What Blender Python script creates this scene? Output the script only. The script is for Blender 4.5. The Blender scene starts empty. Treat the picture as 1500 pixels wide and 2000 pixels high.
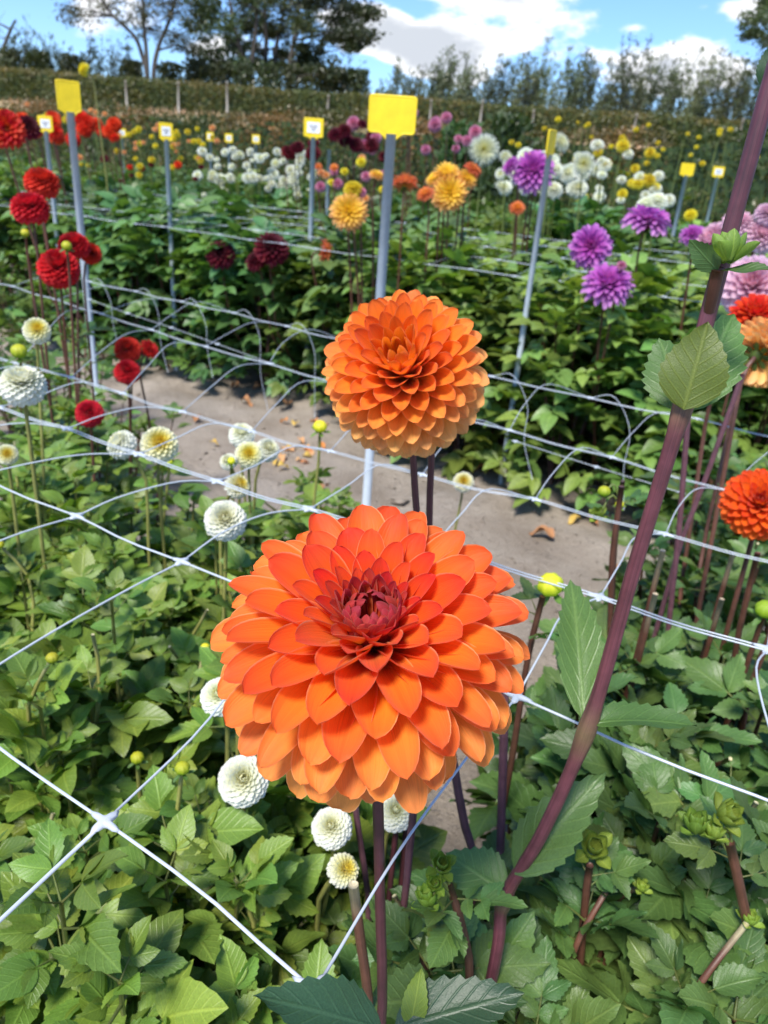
import bpy, math, random
import numpy as np
from mathutils import Matrix, Vector

rng = np.random.default_rng(7)
random.seed(7)
scene = bpy.context.scene
col = scene.collection

# ------------------------------------------------------------------ camera
FPX = 1444.4          # focal length in photo pixels (1500 x 2000)
CAMH = 1.2
PITCH, ROLL = math.radians(24.5), math.radians(4.5)
CAM = np.array([0, 0, CAMH])
cp, sp = math.cos(PITCH), math.sin(PITCH)
FW = np.array([0, cp, -sp]); UP0 = np.array([0, sp, cp]); RT0 = np.array([1.0, 0, 0])
IR = math.cos(ROLL) * RT0 + math.sin(ROLL) * UP0
IU = -math.sin(ROLL) * RT0 + math.cos(ROLL) * UP0
cd = bpy.data.cameras.new('camera'); cam = bpy.data.objects.new('camera', cd); col.objects.link(cam)
m = Matrix.Identity(4)
for r in range(3):
    m[r][0], m[r][1], m[r][2], m[r][3] = IR[r], IU[r], -FW[r], CAM[r]
cam.matrix_world = m
cd.sensor_fit = 'VERTICAL'; cd.sensor_height = 36; cd.sensor_width = 27; cd.lens = 26
cd.clip_start = 0.02; cd.clip_end = 2000
cd.dof.use_dof = True; cd.dof.focus_distance = 0.42; cd.dof.aperture_fstop = 12
scene.camera = cam

# ------------------------------------------------------------------ world, sun, exposure
SUN_AZ, SUN_EL = math.radians(-152), math.radians(56)     # azimuth from +Y towards +X
w = bpy.data.worlds.new('World'); scene.world = w; w.use_nodes = True
w.cycles.sampling_method = 'MANUAL'; w.cycles.sample_map_resolution = 256
nt = w.node_tree; nt.nodes.clear()
def N(t, typ, **kw):
    n = t.nodes.new(typ)
    for k, v in kw.items(): setattr(n, k, v)
    return n
def ray(px, py):
    d = FW + IR * (px - 750) / FPX - IU * (py - 1000) / FPX
    return d / np.linalg.norm(d)
out = N(nt, 'ShaderNodeOutputWorld'); bg = N(nt, 'ShaderNodeBackground')
sky = N(nt, 'ShaderNodeTexSky', sky_type='NISHITA', sun_disc=False, sun_elevation=SUN_EL, sun_rotation=SUN_AZ)
sky.air_density = 1.0; sky.dust_density = 0.3; sky.ozone_density = 2.5
tc = N(nt, 'ShaderNodeTexCoord')
def math_node(t, op, a, b=None, clamp=False):
    n = N(t, 'ShaderNodeMath', operation=op, use_clamp=clamp)
    for i, v in enumerate((a, b)):
        if v is None: continue
        if isinstance(v, (int, float)): n.inputs[i].default_value = v
        else: t.links.new(v, n.inputs[i])
    return n.outputs[0]
CLOUDS = [(950, 20, 270, .32), (760, 75, 140, .27), (872, 116, 120, .44), (1300, 122, 135, .46), (1450, 12, 120, .32), (1490, 140, 90, .30), (400, 95, 160, .26), (190, 15, 110, .24), (1240, 55, 40, .22), (640, 40, 130, .22)]
SQ = np.array([1.0, 1.0, 2.3])                      # clouds are wider than tall
mp = N(nt, 'ShaderNodeMapping'); mp.inputs['Scale'].default_value = tuple(SQ); nt.links.new(tc.outputs['Generated'], mp.inputs['Vector'])
no = N(nt, 'ShaderNodeTexNoise'); no.inputs['Scale'].default_value = 9.0; no.inputs['Detail'].default_value = 6; no.inputs['Roughness'].default_value = 0.58
nt.links.new(mp.outputs[0], no.inputs['Vector'])
dens = math_node(nt, 'SUBTRACT', math_node(nt, 'MULTIPLY', no.outputs['Fac'], .9), 0.575)
for px, py, rad, wt in CLOUDS:
    ds = N(nt, 'ShaderNodeVectorMath', operation='DISTANCE'); ds.inputs[1].default_value = tuple(ray(px, py) * SQ)
    nt.links.new(mp.outputs[0], ds.inputs[0])
    q = math_node(nt, 'MULTIPLY_ADD', ds.outputs['Value'], -wt * FPX / rad); q.node.inputs[2].default_value = wt
    dens = math_node(nt, 'ADD', dens, math_node(nt, 'MAXIMUM', q, 0.0))
mk = N(nt, 'ShaderNodeMapRange', interpolation_type='SMOOTHSTEP'); nt.links.new(dens, mk.inputs[0])
mk.inputs[1].default_value = 0.0; mk.inputs[2].default_value = 0.13
sd = N(nt, 'ShaderNodeMapRange', interpolation_type='SMOOTHSTEP'); nt.links.new(dens, sd.inputs[0])
sd.inputs[1].default_value = 0.10; sd.inputs[2].default_value = 0.30
cc = N(nt, 'ShaderNodeMixRGB'); nt.links.new(sd.outputs[0], cc.inputs[0])
cc.inputs[1].default_value = (3.9, 3.95, 4.05, 1); cc.inputs[2].default_value = (2.1, 2.25, 2.5, 1)
skt = N(nt, 'ShaderNodeMixRGB', blend_type='MULTIPLY'); skt.inputs[0].default_value = 1.0
nt.links.new(sky.outputs[0], skt.inputs[1]); skt.inputs[2].default_value = (0.40, 0.51, 0.68, 1)
mx = N(nt, 'ShaderNodeMixRGB'); nt.links.new(mk.outputs[0], mx.inputs[0])
nt.links.new(skt.outputs[0], mx.inputs[1]); nt.links.new(cc.outputs[0], mx.inputs[2])
nt.links.new(mx.outputs[0], bg.inputs[0]); bg.inputs[1].default_value = 0.15
nt.links.new(bg.outputs[0], out.inputs[0])
sl = bpy.data.lights.new('sun', 'SUN'); sl.energy = 2.8; sl.angle = math.radians(14); sl.color = (1.0, 0.95, 0.87)
sun = bpy.data.objects.new('sun', sl); col.objects.link(sun)
sv = Vector((math.sin(SUN_AZ) * math.cos(SUN_EL), math.cos(SUN_AZ) * math.cos(SUN_EL), math.sin(SUN_EL)))
sun.rotation_euler = sv.to_track_quat('Z', 'Y').to_euler(); sun.location = sv * 30
vs = scene.view_settings; vs.view_transform = 'Standard'; vs.look = 'None'; vs.gamma = 1; vs.use_curve_mapping = False
vs.exposure = 1.2
scene.render.engine = 'CYCLES'
cy = scene.cycles
cy.use_denoising = True; cy.max_bounces = 6; cy.diffuse_bounces = 4; cy.glossy_bounces = 1; cy.transmission_bounces = 4; cy.transparent_max_bounces = 4
cy.caustics_reflective = False; cy.caustics_refractive = False; cy.sample_clamp_indirect = 4

# ------------------------------------------------------------------ pixel to place
def raw(px, py): return FW + IR * (px - 750) / FPX - IU * (py - 1000) / FPX
def P(px, py, depth): return CAM + raw(px, py) * depth
def PZ(px, py, z):
    d = raw(px, py); return CAM + d * ((z - CAMH) / d[2])
PHI = math.radians(119)
DU = np.array([math.sin(PHI), math.cos(PHI), 0]); DV = np.array([-DU[1], DU[0], 0])   # along the rows / across them
def UV2(u, v, z=0.0): return DU * u + DV * v + np.array([0, 0, z])
def PV(px, py, v):
    d = raw(px, py); return CAM + d * (v / (d @ DV))
def PY(px, py, y):
    d = raw(px, py); return CAM + d * (y / d[1])
def upright(pth, f):
    """pixel path, last entry carries the depth that counts: the stem stands in one upright plane; its foot goes under it"""
    y0 = P(*pth[-1])[1]; pts = [PY(a, b, y0) - f for a, b, _ in pth]; g = pts[0] + (pts[0] - pts[1]) * .6; g[2] = 0; return [g, lerp(g, pts[0], .5), lerp(g, pts[0], .82)] + pts
def depth_of(p): return float((p - CAM) @ FW)

# ------------------------------------------------------------------ mesh helpers
def nrm(v): return v / (np.linalg.norm(v) + 1e-12)
def make_mesh(name, V, F, mat, C=None, UV=None, smooth=True):
    V = np.asarray(V, np.float32); F = np.asarray(F, np.int32)
    me = bpy.data.meshes.new(name); k = F.shape[1]; nf = len(F)
    me.vertices.add(len(V)); me.vertices.foreach_set('co', V.ravel())
    me.loops.add(nf * k); me.loops.foreach_set('vertex_index', F.ravel())
    me.polygons.add(nf); me.polygons.foreach_set('loop_start', np.arange(0, nf * k, k, dtype=np.int32))
    me.update(calc_edges=True)
    me.polygons.foreach_set('use_smooth', np.full(nf, smooth, bool))
    if UV is not None:
        ul = me.uv_layers.new(name='UVMap'); ul.data.foreach_set('uv', np.asarray(UV, np.float32)[F.ravel()].ravel())
    if C is not None:
        C = np.asarray(C, np.float32)
        if C.ndim == 1: C = np.tile(C, (len(V), 1))
        a = me.color_attributes.new('Col', 'FLOAT_COLOR', 'POINT')
        a.data.foreach_set('color', np.c_[C, np.ones(len(C), np.float32)].astype(np.float32).ravel())
    me.materials.append(mat); me.validate(); return me
class MB:
    def __init__(s): s.V = []; s.F = []; s.C = []; s.U = []; s.n = 0
    def add(s, V, F, C, U=None):
        V = np.asarray(V, float); F = np.asarray(F, int)
        if F.shape[1] == 3: F = np.c_[F, F[:, 2]]
        C = np.asarray(C, float)
        if C.ndim == 1: C = np.tile(C, (len(V), 1))
        s.V.append(V); s.F.append(F + s.n); s.C.append(C); s.U.append(np.full((len(V), 2), .5) if U is None else U); s.n += len(V); return s
    def mesh(s, name, mat, smooth=True):
        V = np.concatenate(s.V); F = np.concatenate(s.F); C = np.concatenate(s.C); U = np.concatenate(s.U)
        tri = F[:, 2] == F[:, 3]
        if tri.all(): F = F[:, :3]
        elif tri.any():
            Q = F[~tri]; F = np.concatenate([F[tri][:, :3], Q[:, [0, 1, 2]], Q[:, [0, 2, 3]]])
        return make_mesh(name, V, F, mat, C, U, smooth)
def obj(name, me, parent=None, M=None, **props):
    o = bpy.data.objects.new(name, me); col.objects.link(o)
    if parent is not None: o.parent = parent
    if M is not None: o.matrix_basis = Matrix(M.tolist()) if isinstance(M, np.ndarray) else M
    for k, v in props.items(): o[k] = v
    return o
def thing(name, loc, label, cat, group=None):
    o = bpy.data.objects.new(name, None); col.objects.link(o); o.location = tuple(loc); o.empty_display_size = .05
    o['label'] = label; o['category'] = cat
    if group: o['group'] = group
    return o
def grid_faces(nu, nv, closed=False):
    F = []
    for i in range(nu - 1):
        for j in range(nv if closed else nv - 1):
            j2 = (j + 1) % nv
            F.append((i * nv + j, i * nv + j2, (i + 1) * nv + j2, (i + 1) * nv + j))
    return np.array(F)
def catmull(pts, n):
    p = np.asarray(pts, float)
    if len(p) == 2: return p[0] + (p[1] - p[0]) * np.linspace(0, 1, n)[:, None]
    q = np.vstack([2 * p[0] - p[1], p, 2 * p[-1] - p[-2]]); o = []
    ts = np.linspace(0, len(p) - 1 - 1e-9, n)
    for t in ts:
        i = int(t); f = t - i; a, b, c, d = q[i:i + 4]
        o.append(.5 * (2 * b + (c - a) * f + (2 * a - 5 * b + 4 * c - d) * f * f + (3 * b - a - 3 * c + d) * f ** 3))
    return np.array(o)
def tube(pts, rad, k=7, C=(.1, .1, .1), cap=True):
    p = np.asarray(pts, float); n = len(p); rad = np.broadcast_to(np.asarray(rad, float), (n,))
    T = np.gradient(p, axis=0); T /= np.linalg.norm(T, axis=1)[:, None] + 1e-12
    a = np.array([0, 0, 1.0]) if abs(T[0][2]) < .9 else np.array([1.0, 0, 0])
    X = nrm(np.cross(a, T[0])); V = []
    ang = np.linspace(0, 2 * math.pi, k, endpoint=False)
    for i in range(n):
        X = nrm(X - T[i] * (X @ T[i])); Y = np.cross(T[i], X)
        V.append(p[i] + rad[i] * (np.cos(ang)[:, None] * X + np.sin(ang)[:, None] * Y))
    V = np.concatenate(V); F = grid_faces(n, k, True)
    C = np.asarray(C, float)
    Cv = np.repeat(C, k, 0) if C.ndim == 2 else np.tile(C, (n * k, 1))
    L = np.r_[0, np.cumsum(np.linalg.norm(np.diff(p, axis=0), axis=1))]
    U = np.c_[np.tile(np.arange(k) / k, n), np.repeat(L, k)]
    if cap:
        V = np.vstack([V, p[0], p[-1]]); Cv = np.vstack([Cv, Cv[0], Cv[-1]]); U = np.vstack([U, [.5, 0], [.5, L[-1]]])
        e = []
        for j in range(k):
            e.append((j, (j + 1) % k, n * k, n * k)); b = (n - 1) * k
            e.append((b + (j + 1) % k, b + j, n * k + 1, n * k + 1))
        F = np.vstack([F, e])
    return V, F, Cv, U
def frame(x, z):
    x = nrm(x); y = np.cross(z, x)
    if np.linalg.norm(y) < 1e-6: y = np.cross([0.3, 1, 0.1], x)
    y = nrm(y); return np.stack([x, y, np.cross(x, y)], 1)
def mat4(R, t, s=1.0):
    M = np.eye(4); M[:3, :3] = R * np.asarray(s); M[:3, 3] = t; return M
def merge(V, F, U, Ms, Cs):
    Ms = np.asarray(Ms); n = len(Ms); k = len(V)
    W = np.einsum('nij,kj->nki', Ms[:, :3, :3], V) + Ms[:, None, :3, 3]
    FF = (F[None] + (np.arange(n) * k)[:, None, None]).reshape(-1, F.shape[1])
    return W.reshape(-1, 3), FF, np.repeat(np.asarray(Cs), k, 0), np.tile(U, (n, 1))
def vnoise(x, y, s=1.0, seed=0):
    r = np.zeros_like(np.asarray(x, float)); rs = np.random.default_rng(seed)
    for o in range(4):
        for _ in range(3):
            a = rs.uniform(0, 6.28); f = s * 2 ** o * rs.uniform(.7, 1.3)
            r = r + np.sin((x * math.cos(a) + y * math.sin(a)) * f + rs.uniform(0, 6.28)) / 2 ** o / 3
    return r

# ------------------------------------------------------------------ materials
def new_mat(name):
    mt = bpy.data.materials.new(name); mt.use_nodes = True; t = mt.node_tree; t.nodes.clear()
    o = N(t, 'ShaderNodeOutputMaterial'); b = N(t, 'ShaderNodeBsdfPrincipled')
    t.links.new(b.outputs[0], o.inputs[0]); return mt, t, b, o
def attr_col(t):
    a = N(t, 'ShaderNodeAttribute', attribute_name='Col'); return a.outputs['Color']
def mixc(t, fac, a, b, mode='MIX'):
    n = N(t, 'ShaderNodeMixRGB', blend_type=mode)
    for i, v in enumerate((fac, a, b)):
        if isinstance(v, (int, float)): n.inputs[i].default_value = v
        elif isinstance(v, tuple): n.inputs[i].default_value = (*v, 1)
        else: t.links.new(v, n.inputs[i])
    return n.outputs[0]
def noise(t, vec, scale, detail=4, rough=.5):
    n = N(t, 'ShaderNodeTexNoise'); n.inputs['Scale'].default_value = scale; n.inputs['Detail'].default_value = detail; n.inputs['Roughness'].default_value = rough
    if vec is not None: t.links.new(vec, n.inputs['Vector'])
    return n.outputs['Fac']
def ramp(t, v, a, b, lo=0.0, hi=1.0):
    n = N(t, 'ShaderNodeMapRange'); t.links.new(v, n.inputs[0])
    for i, x in zip((1, 2, 3, 4), (a, b, lo, hi)): n.inputs[i].default_value = x
    return n.outputs[0]
def bump(t, b, h, strength, dist):
    n = N(t, 'ShaderNodeBump'); n.inputs['Strength'].default_value = strength; n.inputs['Distance'].default_value = dist
    t.links.new(h, n.inputs['Height']); t.links.new(n.outputs[0], b.inputs['Normal']); return n.outputs[0]
def with_translucent(t, b, o, c, fac, nrmout=None):
    tr = N(t, 'ShaderNodeBsdfTranslucent'); t.links.new(c, tr.inputs[0])
    mx = N(t, 'ShaderNodeMixShader'); mx.inputs[0].default_value = fac
    t.links.new(b.outputs[0], mx.inputs[1]); t.links.new(tr.outputs[0], mx.inputs[2]); t.links.new(mx.outputs[0], o.inputs[0])

def petal_material():
    mt, t, b, o = new_mat('petal'); c = attr_col(t)
    uv = N(t, 'ShaderNodeUVMap'); mp = N(t, 'ShaderNodeMapping'); mp.inputs['Scale'].default_value = (1.3, 34, 1)
    t.links.new(uv.outputs[0], mp.inputs[0])
    oi = N(t, 'ShaderNodeObjectInfo'); va = N(t, 'ShaderNodeVectorMath', operation='ADD'); t.links.new(mp.outputs[0], va.inputs[0])
    cmb = N(t, 'ShaderNodeCombineXYZ'); t.links.new(math_node(t, 'MULTIPLY', oi.outputs['Random'], 40), cmb.inputs[0]); t.links.new(cmb.outputs[0], va.inputs[1])
    st = noise(t, va.outputs[0], 1.0, 3, .6)
    c2 = mixc(t, 1.0, c, ramp(t, st, .25, .75, .86, 1.16), 'MULTIPLY')
    hs = N(t, 'ShaderNodeHueSaturation'); t.links.new(c2, hs.inputs['Color'])
    t.links.new(ramp(t, oi.outputs['Random'], 0, 1, .494, .508), hs.inputs['Hue']); t.links.new(ramp(t, oi.outputs['Random'], 0, 1, .92, 1.06), hs.inputs['Value'])
    c2 = hs.outputs[0]
    t.links.new(c2, b.inputs['Base Color']); b.inputs['Roughness'].default_value = .5; b.inputs['Specular IOR Level'].default_value = .3
    b.inputs['Sheen Weight'].default_value = .08
    bump(t, b, st, .4, .0015)
    with_translucent(t, b, o, c2, .42); return mt
def leaf_material(name='leaf', veins=True):
    mt, t, b, o = new_mat(name); c = attr_col(t)
    oi = N(t, 'ShaderNodeObjectInfo'); tcn = N(t, 'ShaderNodeTexCoord')
    hs = N(t, 'ShaderNodeHueSaturation'); t.links.new(c, hs.inputs['Color'])
    t.links.new(ramp(t, oi.outputs['Random'], 0, 1, .482, .516), hs.inputs['Hue']); t.links.new(ramp(t, math_node(t, 'FRACT', math_node(t, 'MULTIPLY', oi.outputs['Random'], 7.31)), 0, 1, .66, 1.26), hs.inputs['Value'])
    c1 = hs.outputs[0]
    n1 = noise(t, tcn.outputs['Object'], 55, 4, .6); c1 = mixc(t, 1.0, c1, ramp(t, n1, .25, .75, .78, 1.2), 'MULTIPLY')
    if veins:
        uv = N(t, 'ShaderNodeUVMap'); sx = N(t, 'ShaderNodeSeparateXYZ'); t.links.new(uv.outputs[0], sx.inputs[0])
        a = math_node(t, 'ABSOLUTE', math_node(t, 'SUBTRACT', sx.outputs[1], .5))
        mid = ramp(t, a, .012, .045, 1, 0)
        ph = math_node(t, 'FRACT', math_node(t, 'SUBTRACT', math_node(t, 'MULTIPLY', sx.outputs[0], 7.0), math_node(t, 'MULTIPLY', a, 5.0)))
        dd = math_node(t, 'ABSOLUTE', math_node(t, 'SUBTRACT', ph, .5))
        sv_ = ramp(t, dd, .03, .13, 1, 0)
        vein = math_node(t, 'MAXIMUM', mid, math_node(t, 'MULTIPLY', sv_, .55))
        c1 = mixc(t, math_node(t, 'MULTIPLY', vein, .42), c1, mixc(t, 1.0, c1, (2.0, 1.75, 1.9), 'MULTIPLY'))
        h = math_node(t, 'SUBTRACT', math_node(t, 'MULTIPLY', n1, .5), vein)
        bump(t, b, h, .35, .002)
    # the underside is paler
    ge = N(t, 'ShaderNodeNewGeometry')
    c1 = mixc(t, math_node(t, 'MULTIPLY', ge.outputs['Backfacing'], .45), c1, mixc(t, 1.0, c1, (1.6, 1.5, 2.0), 'MULTIPLY'))
    t.links.new(c1, b.inputs['Base Color']); b.inputs['Roughness'].default_value = .40; b.inputs['Specular IOR Level'].default_value = .5
    tcx = mixc(t, 1.0, c1, (1.5, 1.5, .6), 'MULTIPLY')
    with_translucent(t, b, o, tcx, .30); return mt
def stem_material():
    mt, t, b, o = new_mat('stem'); c = attr_col(t)
    uv = N(t, 'ShaderNodeUVMap'); mp = N(t, 'ShaderNodeMapping'); mp.inputs['Scale'].default_value = (9, 6, 1); t.links.new(uv.outputs[0], mp.inputs[0])
    s = noise(t, mp.outputs[0], 1.0, 5, .6); tcn = N(t, 'ShaderNodeTexCoord'); s2 = noise(t, tcn.outputs['Object'], 60, 4, .6)
    c1 = mixc(t, 1.0, c, ramp(t, s, .3, .7, .55, 1.5), 'MULTIPLY'); c1 = mixc(t, 1.0, c1, ramp(t, s2, .3, .7, .75, 1.25), 'MULTIPLY')
    t.links.new(c1, b.inputs['Base Color']); b.inputs['Roughness'].default_value = .42; bump(t, b, s, .4, .001); return mt
def simple(name, c, rough=.5, nscale=30, amt=.15, bumpd=0.0, metal=0.0):
    mt, t, b, o = new_mat(name); tcn = N(t, 'ShaderNodeTexCoord'); n = noise(t, tcn.outputs['Object'], nscale, 6, .6)
    c1 = mixc(t, 1.0, c, ramp(t, n, .25, .75, 1 - amt, 1 + amt), 'MULTIPLY')
    t.links.new(c1, b.inputs['Base Color']); b.inputs['Roughness'].default_value = rough; b.inputs['Metallic'].default_value = metal
    if bumpd: bump(t, b, n, .6, bumpd)
    return mt
def net_material():
    mt, t, b, o = new_mat('net_plastic'); b.inputs['Base Color'].default_value = (.66, .71, .75, 1); b.inputs['Roughness'].default_value = .25
    b.inputs['Specular IOR Level'].default_value = .6
    c = N(t, 'ShaderNodeRGB'); c.outputs[0].default_value = (.70, .75, .8, 1); with_translucent(t, b, o, c.outputs[0], .35); return mt
def ground_material():
    mt, t, b, o = new_mat('sand'); tcn = N(t, 'ShaderNodeTexCoord'); v = tcn.outputs['Object']; a = N(t, 'ShaderNodeAttribute', attribute_name='Col')
    n1 = noise(t, v, 3.0, 6, .6); n2 = noise(t, v, 45, 6, .7); n3 = noise(t, v, 260, 3, .6)
    c = mixc(t, ramp(t, n1, .35, .65), (.34, .28, .22), (.50, .43, .355))
    c = mixc(t, ramp(t, n2, .58, .72, 0, .75), c, (.105, .085, .066))
    c = mixc(t, ramp(t, n2, .3, .42, .35, 0), c, (.46, .41, .35))
    c = mixc(t, 1.0, c, ramp(t, n3, .25, .75, .72, 1.25), 'MULTIPLY')
    g1 = noise(t, v, 1.1, 5, .6); g2 = noise(t, v, 14, 5, .7)
    g = mixc(t, ramp(t, g1, .42, .62), (.56, .42, .27), (.30, .26, .12)); g = mixc(t, 1.0, g, ramp(t, g2, .25, .75, .6, 1.4), 'MULTIPLY')
    c = mixc(t, a.outputs['Fac'], c, g)
    t.links.new(c, b.inputs['Base Color']); b.inputs['Roughness'].default_value = .95; b.inputs['Specular IOR Level'].default_value = .1
    h = math_node(t, 'ADD', n2, math_node(t, 'MULTIPLY', n3, .35)); bump(t, b, h, .9, .03); return mt
M_PETAL = petal_material(); M_LEAF = leaf_material(); M_FAR = leaf_material('leaf_far', False); M_STEM = stem_material(); M_NET = net_material()
M_POST = simple('post_grey', (.42, .48, .53), .4, 40, .12); M_SIGN = simple('sign_yellow', (.82, .60, .01), .5, 25, .14, .0008)
M_PAPER = simple('paper', (.82, .83, .82), .5, 60, .04); M_INK = simple('ink', (.06, .06, .07), .6)
M_GROUND = ground_material(); M_BARK = simple('bark', (.042, .035, .028), .9, 8, .4, .02); M_POSTW = simple('weathered_wood', (.36, .33, .28), .85, 20, .3, .003)
M_DRY = simple('dry_leaf', (.36, .17, .07), .8, 60, .4, .001)

# ------------------------------------------------------------------ templates: leaflet, petal
def leaflet(nseg=14, serr=.13, fold=.22, droop=.35, wave=.03, wid=.62, seed=0, cols=4):
    rs = np.random.default_rng(seed)
    u = np.linspace(0, 1, nseg + 1); hw = .5 * wid * (np.sin(math.pi * u ** .82) ** .8) * (1 - .25 * u) * 1.12
    hw[0] = .012; hw[-1] = .002
    ph = rs.uniform(0, 6.28); V = []; U = []
    half = cols // 2
    for i, t in enumerate(u):
        for j in range(-half, half + 1):
            f = j / half
            y = hw[i] * f
            x = t
            if abs(j) == half and 0 < i < nseg: 
                if i % 2: y *= 1 - serr
                else: x += serr * .22
            z = fold * abs(y) - droop * t * t * .5 + wave * math.sin(t * 9 + ph + (2 if f > 0 else 0)) * abs(f)
            V.append((x, y, z)); U.append((t, .5 + .5 * f * (.2 + .8 * min(1, hw[i] / hw.max()))))
    return np.array(V), grid_faces(nseg + 1, cols + 1), np.array(U)
LEAFLETS = [leaflet(14, .14, rng.uniform(.1, .4), rng.uniform(.05, .6), rng.uniform(.015, .05), rng.uniform(.55, .72), s) for s in range(10)]
SMOOTH = [leaflet(12, .05, rng.uniform(.1, .35), rng.uniform(.1, .6), rng.uniform(.015, .04), rng.uniform(.62, .78), 30 + s) for s in range(8)]
LOW = [leaflet(5, 0, rng.uniform(.15, .45), rng.uniform(.1, .7), 0, .62, s, 2) for s in range(4)]
TINY = (np.array([[0, 0, 0], [.5, .28, .06], [1, 0, -.1], [.5, -.28, .06]]), np.array([[0, 1, 2, 3]]), np.array([[0, .5], [.5, 1], [1, .5], [.5, 0]]))
def rot(axis, a): return np.array(Matrix.Rotation(a, 3, axis))
def leaf_color(base, rs, var=.16):
    k = rs.uniform(1 - var, 1 + var); y = rs.uniform(-.12, .18)
    return np.array(base) * k * np.array([1 + y, 1, 1 - y * .6])
PET = np.array([.16, .19, .05])
def compound_leaf(seed, base, n=5, low=False, pool=None):
    """x axis = leaf axis, unit length about 1 with the petiole"""
    rs = np.random.default_rng(seed); mb = MB()
    spots = [(.42, 0.0, .60)]
    if n >= 3: spots += [(.40, 1.0, .44), (.40, -1.0, .44)]
    if n >= 5: spots += [(.20, 1.15, .34), (.20, -1.15, .34)]
    bend = rs.uniform(-.1, .25)
    for x, a, s in spots:
        pl_ = pool or LEAFLETS; V, F, U = pl_[rs.integers(len(pl_))]
        s = s * rs.uniform(.88, 1.12)
        R = rot('Z', a + rs.uniform(-.15, .15)) @ rot('X', rs.uniform(-.35, .35)) @ rot('Y', rs.uniform(-.25, .3))
        mb.add((V * s) @ R.T + np.array([x, 0, -bend * x * x]), F, leaf_color(base, rs, .14), U)
    pts = catmull([(0, 0, 0), (.2, 0, -bend * .04), (.44, 0, -bend * .19)], 4)
    v, f, c, u = tube(pts, [.018, .014, .012, .008], 4, PET, False); mb.add(v, f, c, np.tile([.0, .9], (len(v), 1)))
    return mb.mesh('leaf', M_LEAF)
G_LEFT = (.128, .215, .028); G_RIGHT = (.076, .152, .032); G_MID = (.105, .185, .034); G_YEL = (.17, .23, .03)
LEAF_L = [compound_leaf(s, G_LEFT, (5, 3, 5, 3, 3)[s % 5], pool=SMOOTH + LEAFLETS[:3]) for s in range(12)]
LEAF_R = [compound_leaf(40 + s, G_RIGHT, (5, 3, 3, 1, 5)[s % 5]) for s in range(12)]
LEAF_M = [compound_leaf(80 + s, G_MID, (5, 3, 5, 3, 1)[s % 5]) for s in range(10)]
def single_leaf_mesh(seed, base, wid, fold=.25, droop=.4, serr=.13):
    rs = np.random.default_rng(seed); V, F, U = leaflet(18, serr, fold, droop, .03, wid, seed, 6)
    return make_mesh('leaf', V, F, M_LEAF, leaf_color(base, rs, .05), U)

NU, VS = 9, np.array([-1, -.90, -.62, -.3, 0, .3, .62, .90, 1.0])
def petal_shape(L, W, cup0, cup1, th0, curve, tip=.55, widest=.62, twist=0.0, base_w=.28, nu=NU, vs=VS, notch=0.0):
    """petal in the plane spanned by the flower axis (Z) and X; returns V, F, U"""
    u = np.linspace(0, 1, nu)
    u = 1 - (1 - u) ** 1.55
    a = np.clip(u / widest, 0, 1); b = np.clip((u - widest) / (1 - widest), 0, 1)
    prof = np.where(u < widest, base_w + (1 - base_w) * np.sin(a * math.pi / 2) ** 1.1, np.maximum(0, 1 - b ** (1 / tip)) ** .5 if tip else 0)
    prof[-1] = .015
    th = th0 + curve * u ** 1.5
    ds = np.diff(u, prepend=0) * L
    cx = np.cumsum(np.sin(th) * ds); cz = np.cumsum(np.cos(th) * ds)
    V = []; U = []
    for i in range(nu):
        hw = W * .5 * prof[i]; c = cup0 + (cup1 - cup0) * u[i]; R = hw / max(c, .05)
        tx, tz = math.sin(th[i]), math.cos(th[i]); nx, nz = -tz, tx      # normal towards the axis side
        for v in vs:
            y = R * math.sin(c * v); h = R * (1 - math.cos(c * v))
            tw = twist * u[i]; y, h = y * math.cos(tw) - h * math.sin(tw), y * math.sin(tw) + h * math.cos(tw)
            V.append((cx[i] + nx * h, y, cz[i] + nz * h)); U.append((u[i], .5 + .5 * v))
    return np.array(V), grid_faces(nu, len(vs)), np.array(U)
def rotz(V, a):
    c, s = math.cos(a), math.sin(a); return V @ np.array([[c, -s, 0], [s, c, 0], [0, 0, 1]]).T
def lerp(a, b, t): return np.asarray(a) + (np.asarray(b) - np.asarray(a)) * t

KINDS = {}
def kind(name, **k): KINDS[name] = k
# colour stops: per ring t (0 centre .. 1 back): (base colour, tip colour), edge colour that paints the pale rim highlight
kind('main', R=1.0, rec=.20, thmax=2.2, a0=.208, prof=[(0, .50), (.3, .50), (.5, .54), (.75, .72), (1.1, .93), (1.5, 1.0), (2.2, 1.0)], small=.34, ramp=(.42, .9), ws=1.28, cup=(1.5, .95), curve=.24, tip=.42, jit=.08, back=1.14, twist=.18,
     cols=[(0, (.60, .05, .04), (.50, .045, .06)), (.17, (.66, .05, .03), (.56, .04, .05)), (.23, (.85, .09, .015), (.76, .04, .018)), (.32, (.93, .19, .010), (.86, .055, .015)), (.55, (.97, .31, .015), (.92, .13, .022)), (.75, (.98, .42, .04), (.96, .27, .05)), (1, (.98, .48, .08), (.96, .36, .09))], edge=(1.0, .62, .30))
kind('second', R=1.0, rec=.25, thmax=2.4, a0=.225, prof=[(0, .80), (.4, .86), (.8, .96), (1.2, 1.0), (1.8, 1.0), (2.4, .92)], small=.62, ws=1.2, cup=(1.2, .8), curve=.10, tip=.42,
     cols=[(0, (.94, .42, .008), (.92, .26, .012)), (.2, (.95, .34, .010), (.90, .13, .018)), (.45, (.96, .36, .02), (.94, .22, .03)), (.62, (.97, .50, .09), (.97, .46, .13)), (1, (.97, .58, .18), (.97, .60, .25))], edge=(1.0, .66, .3))
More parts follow.
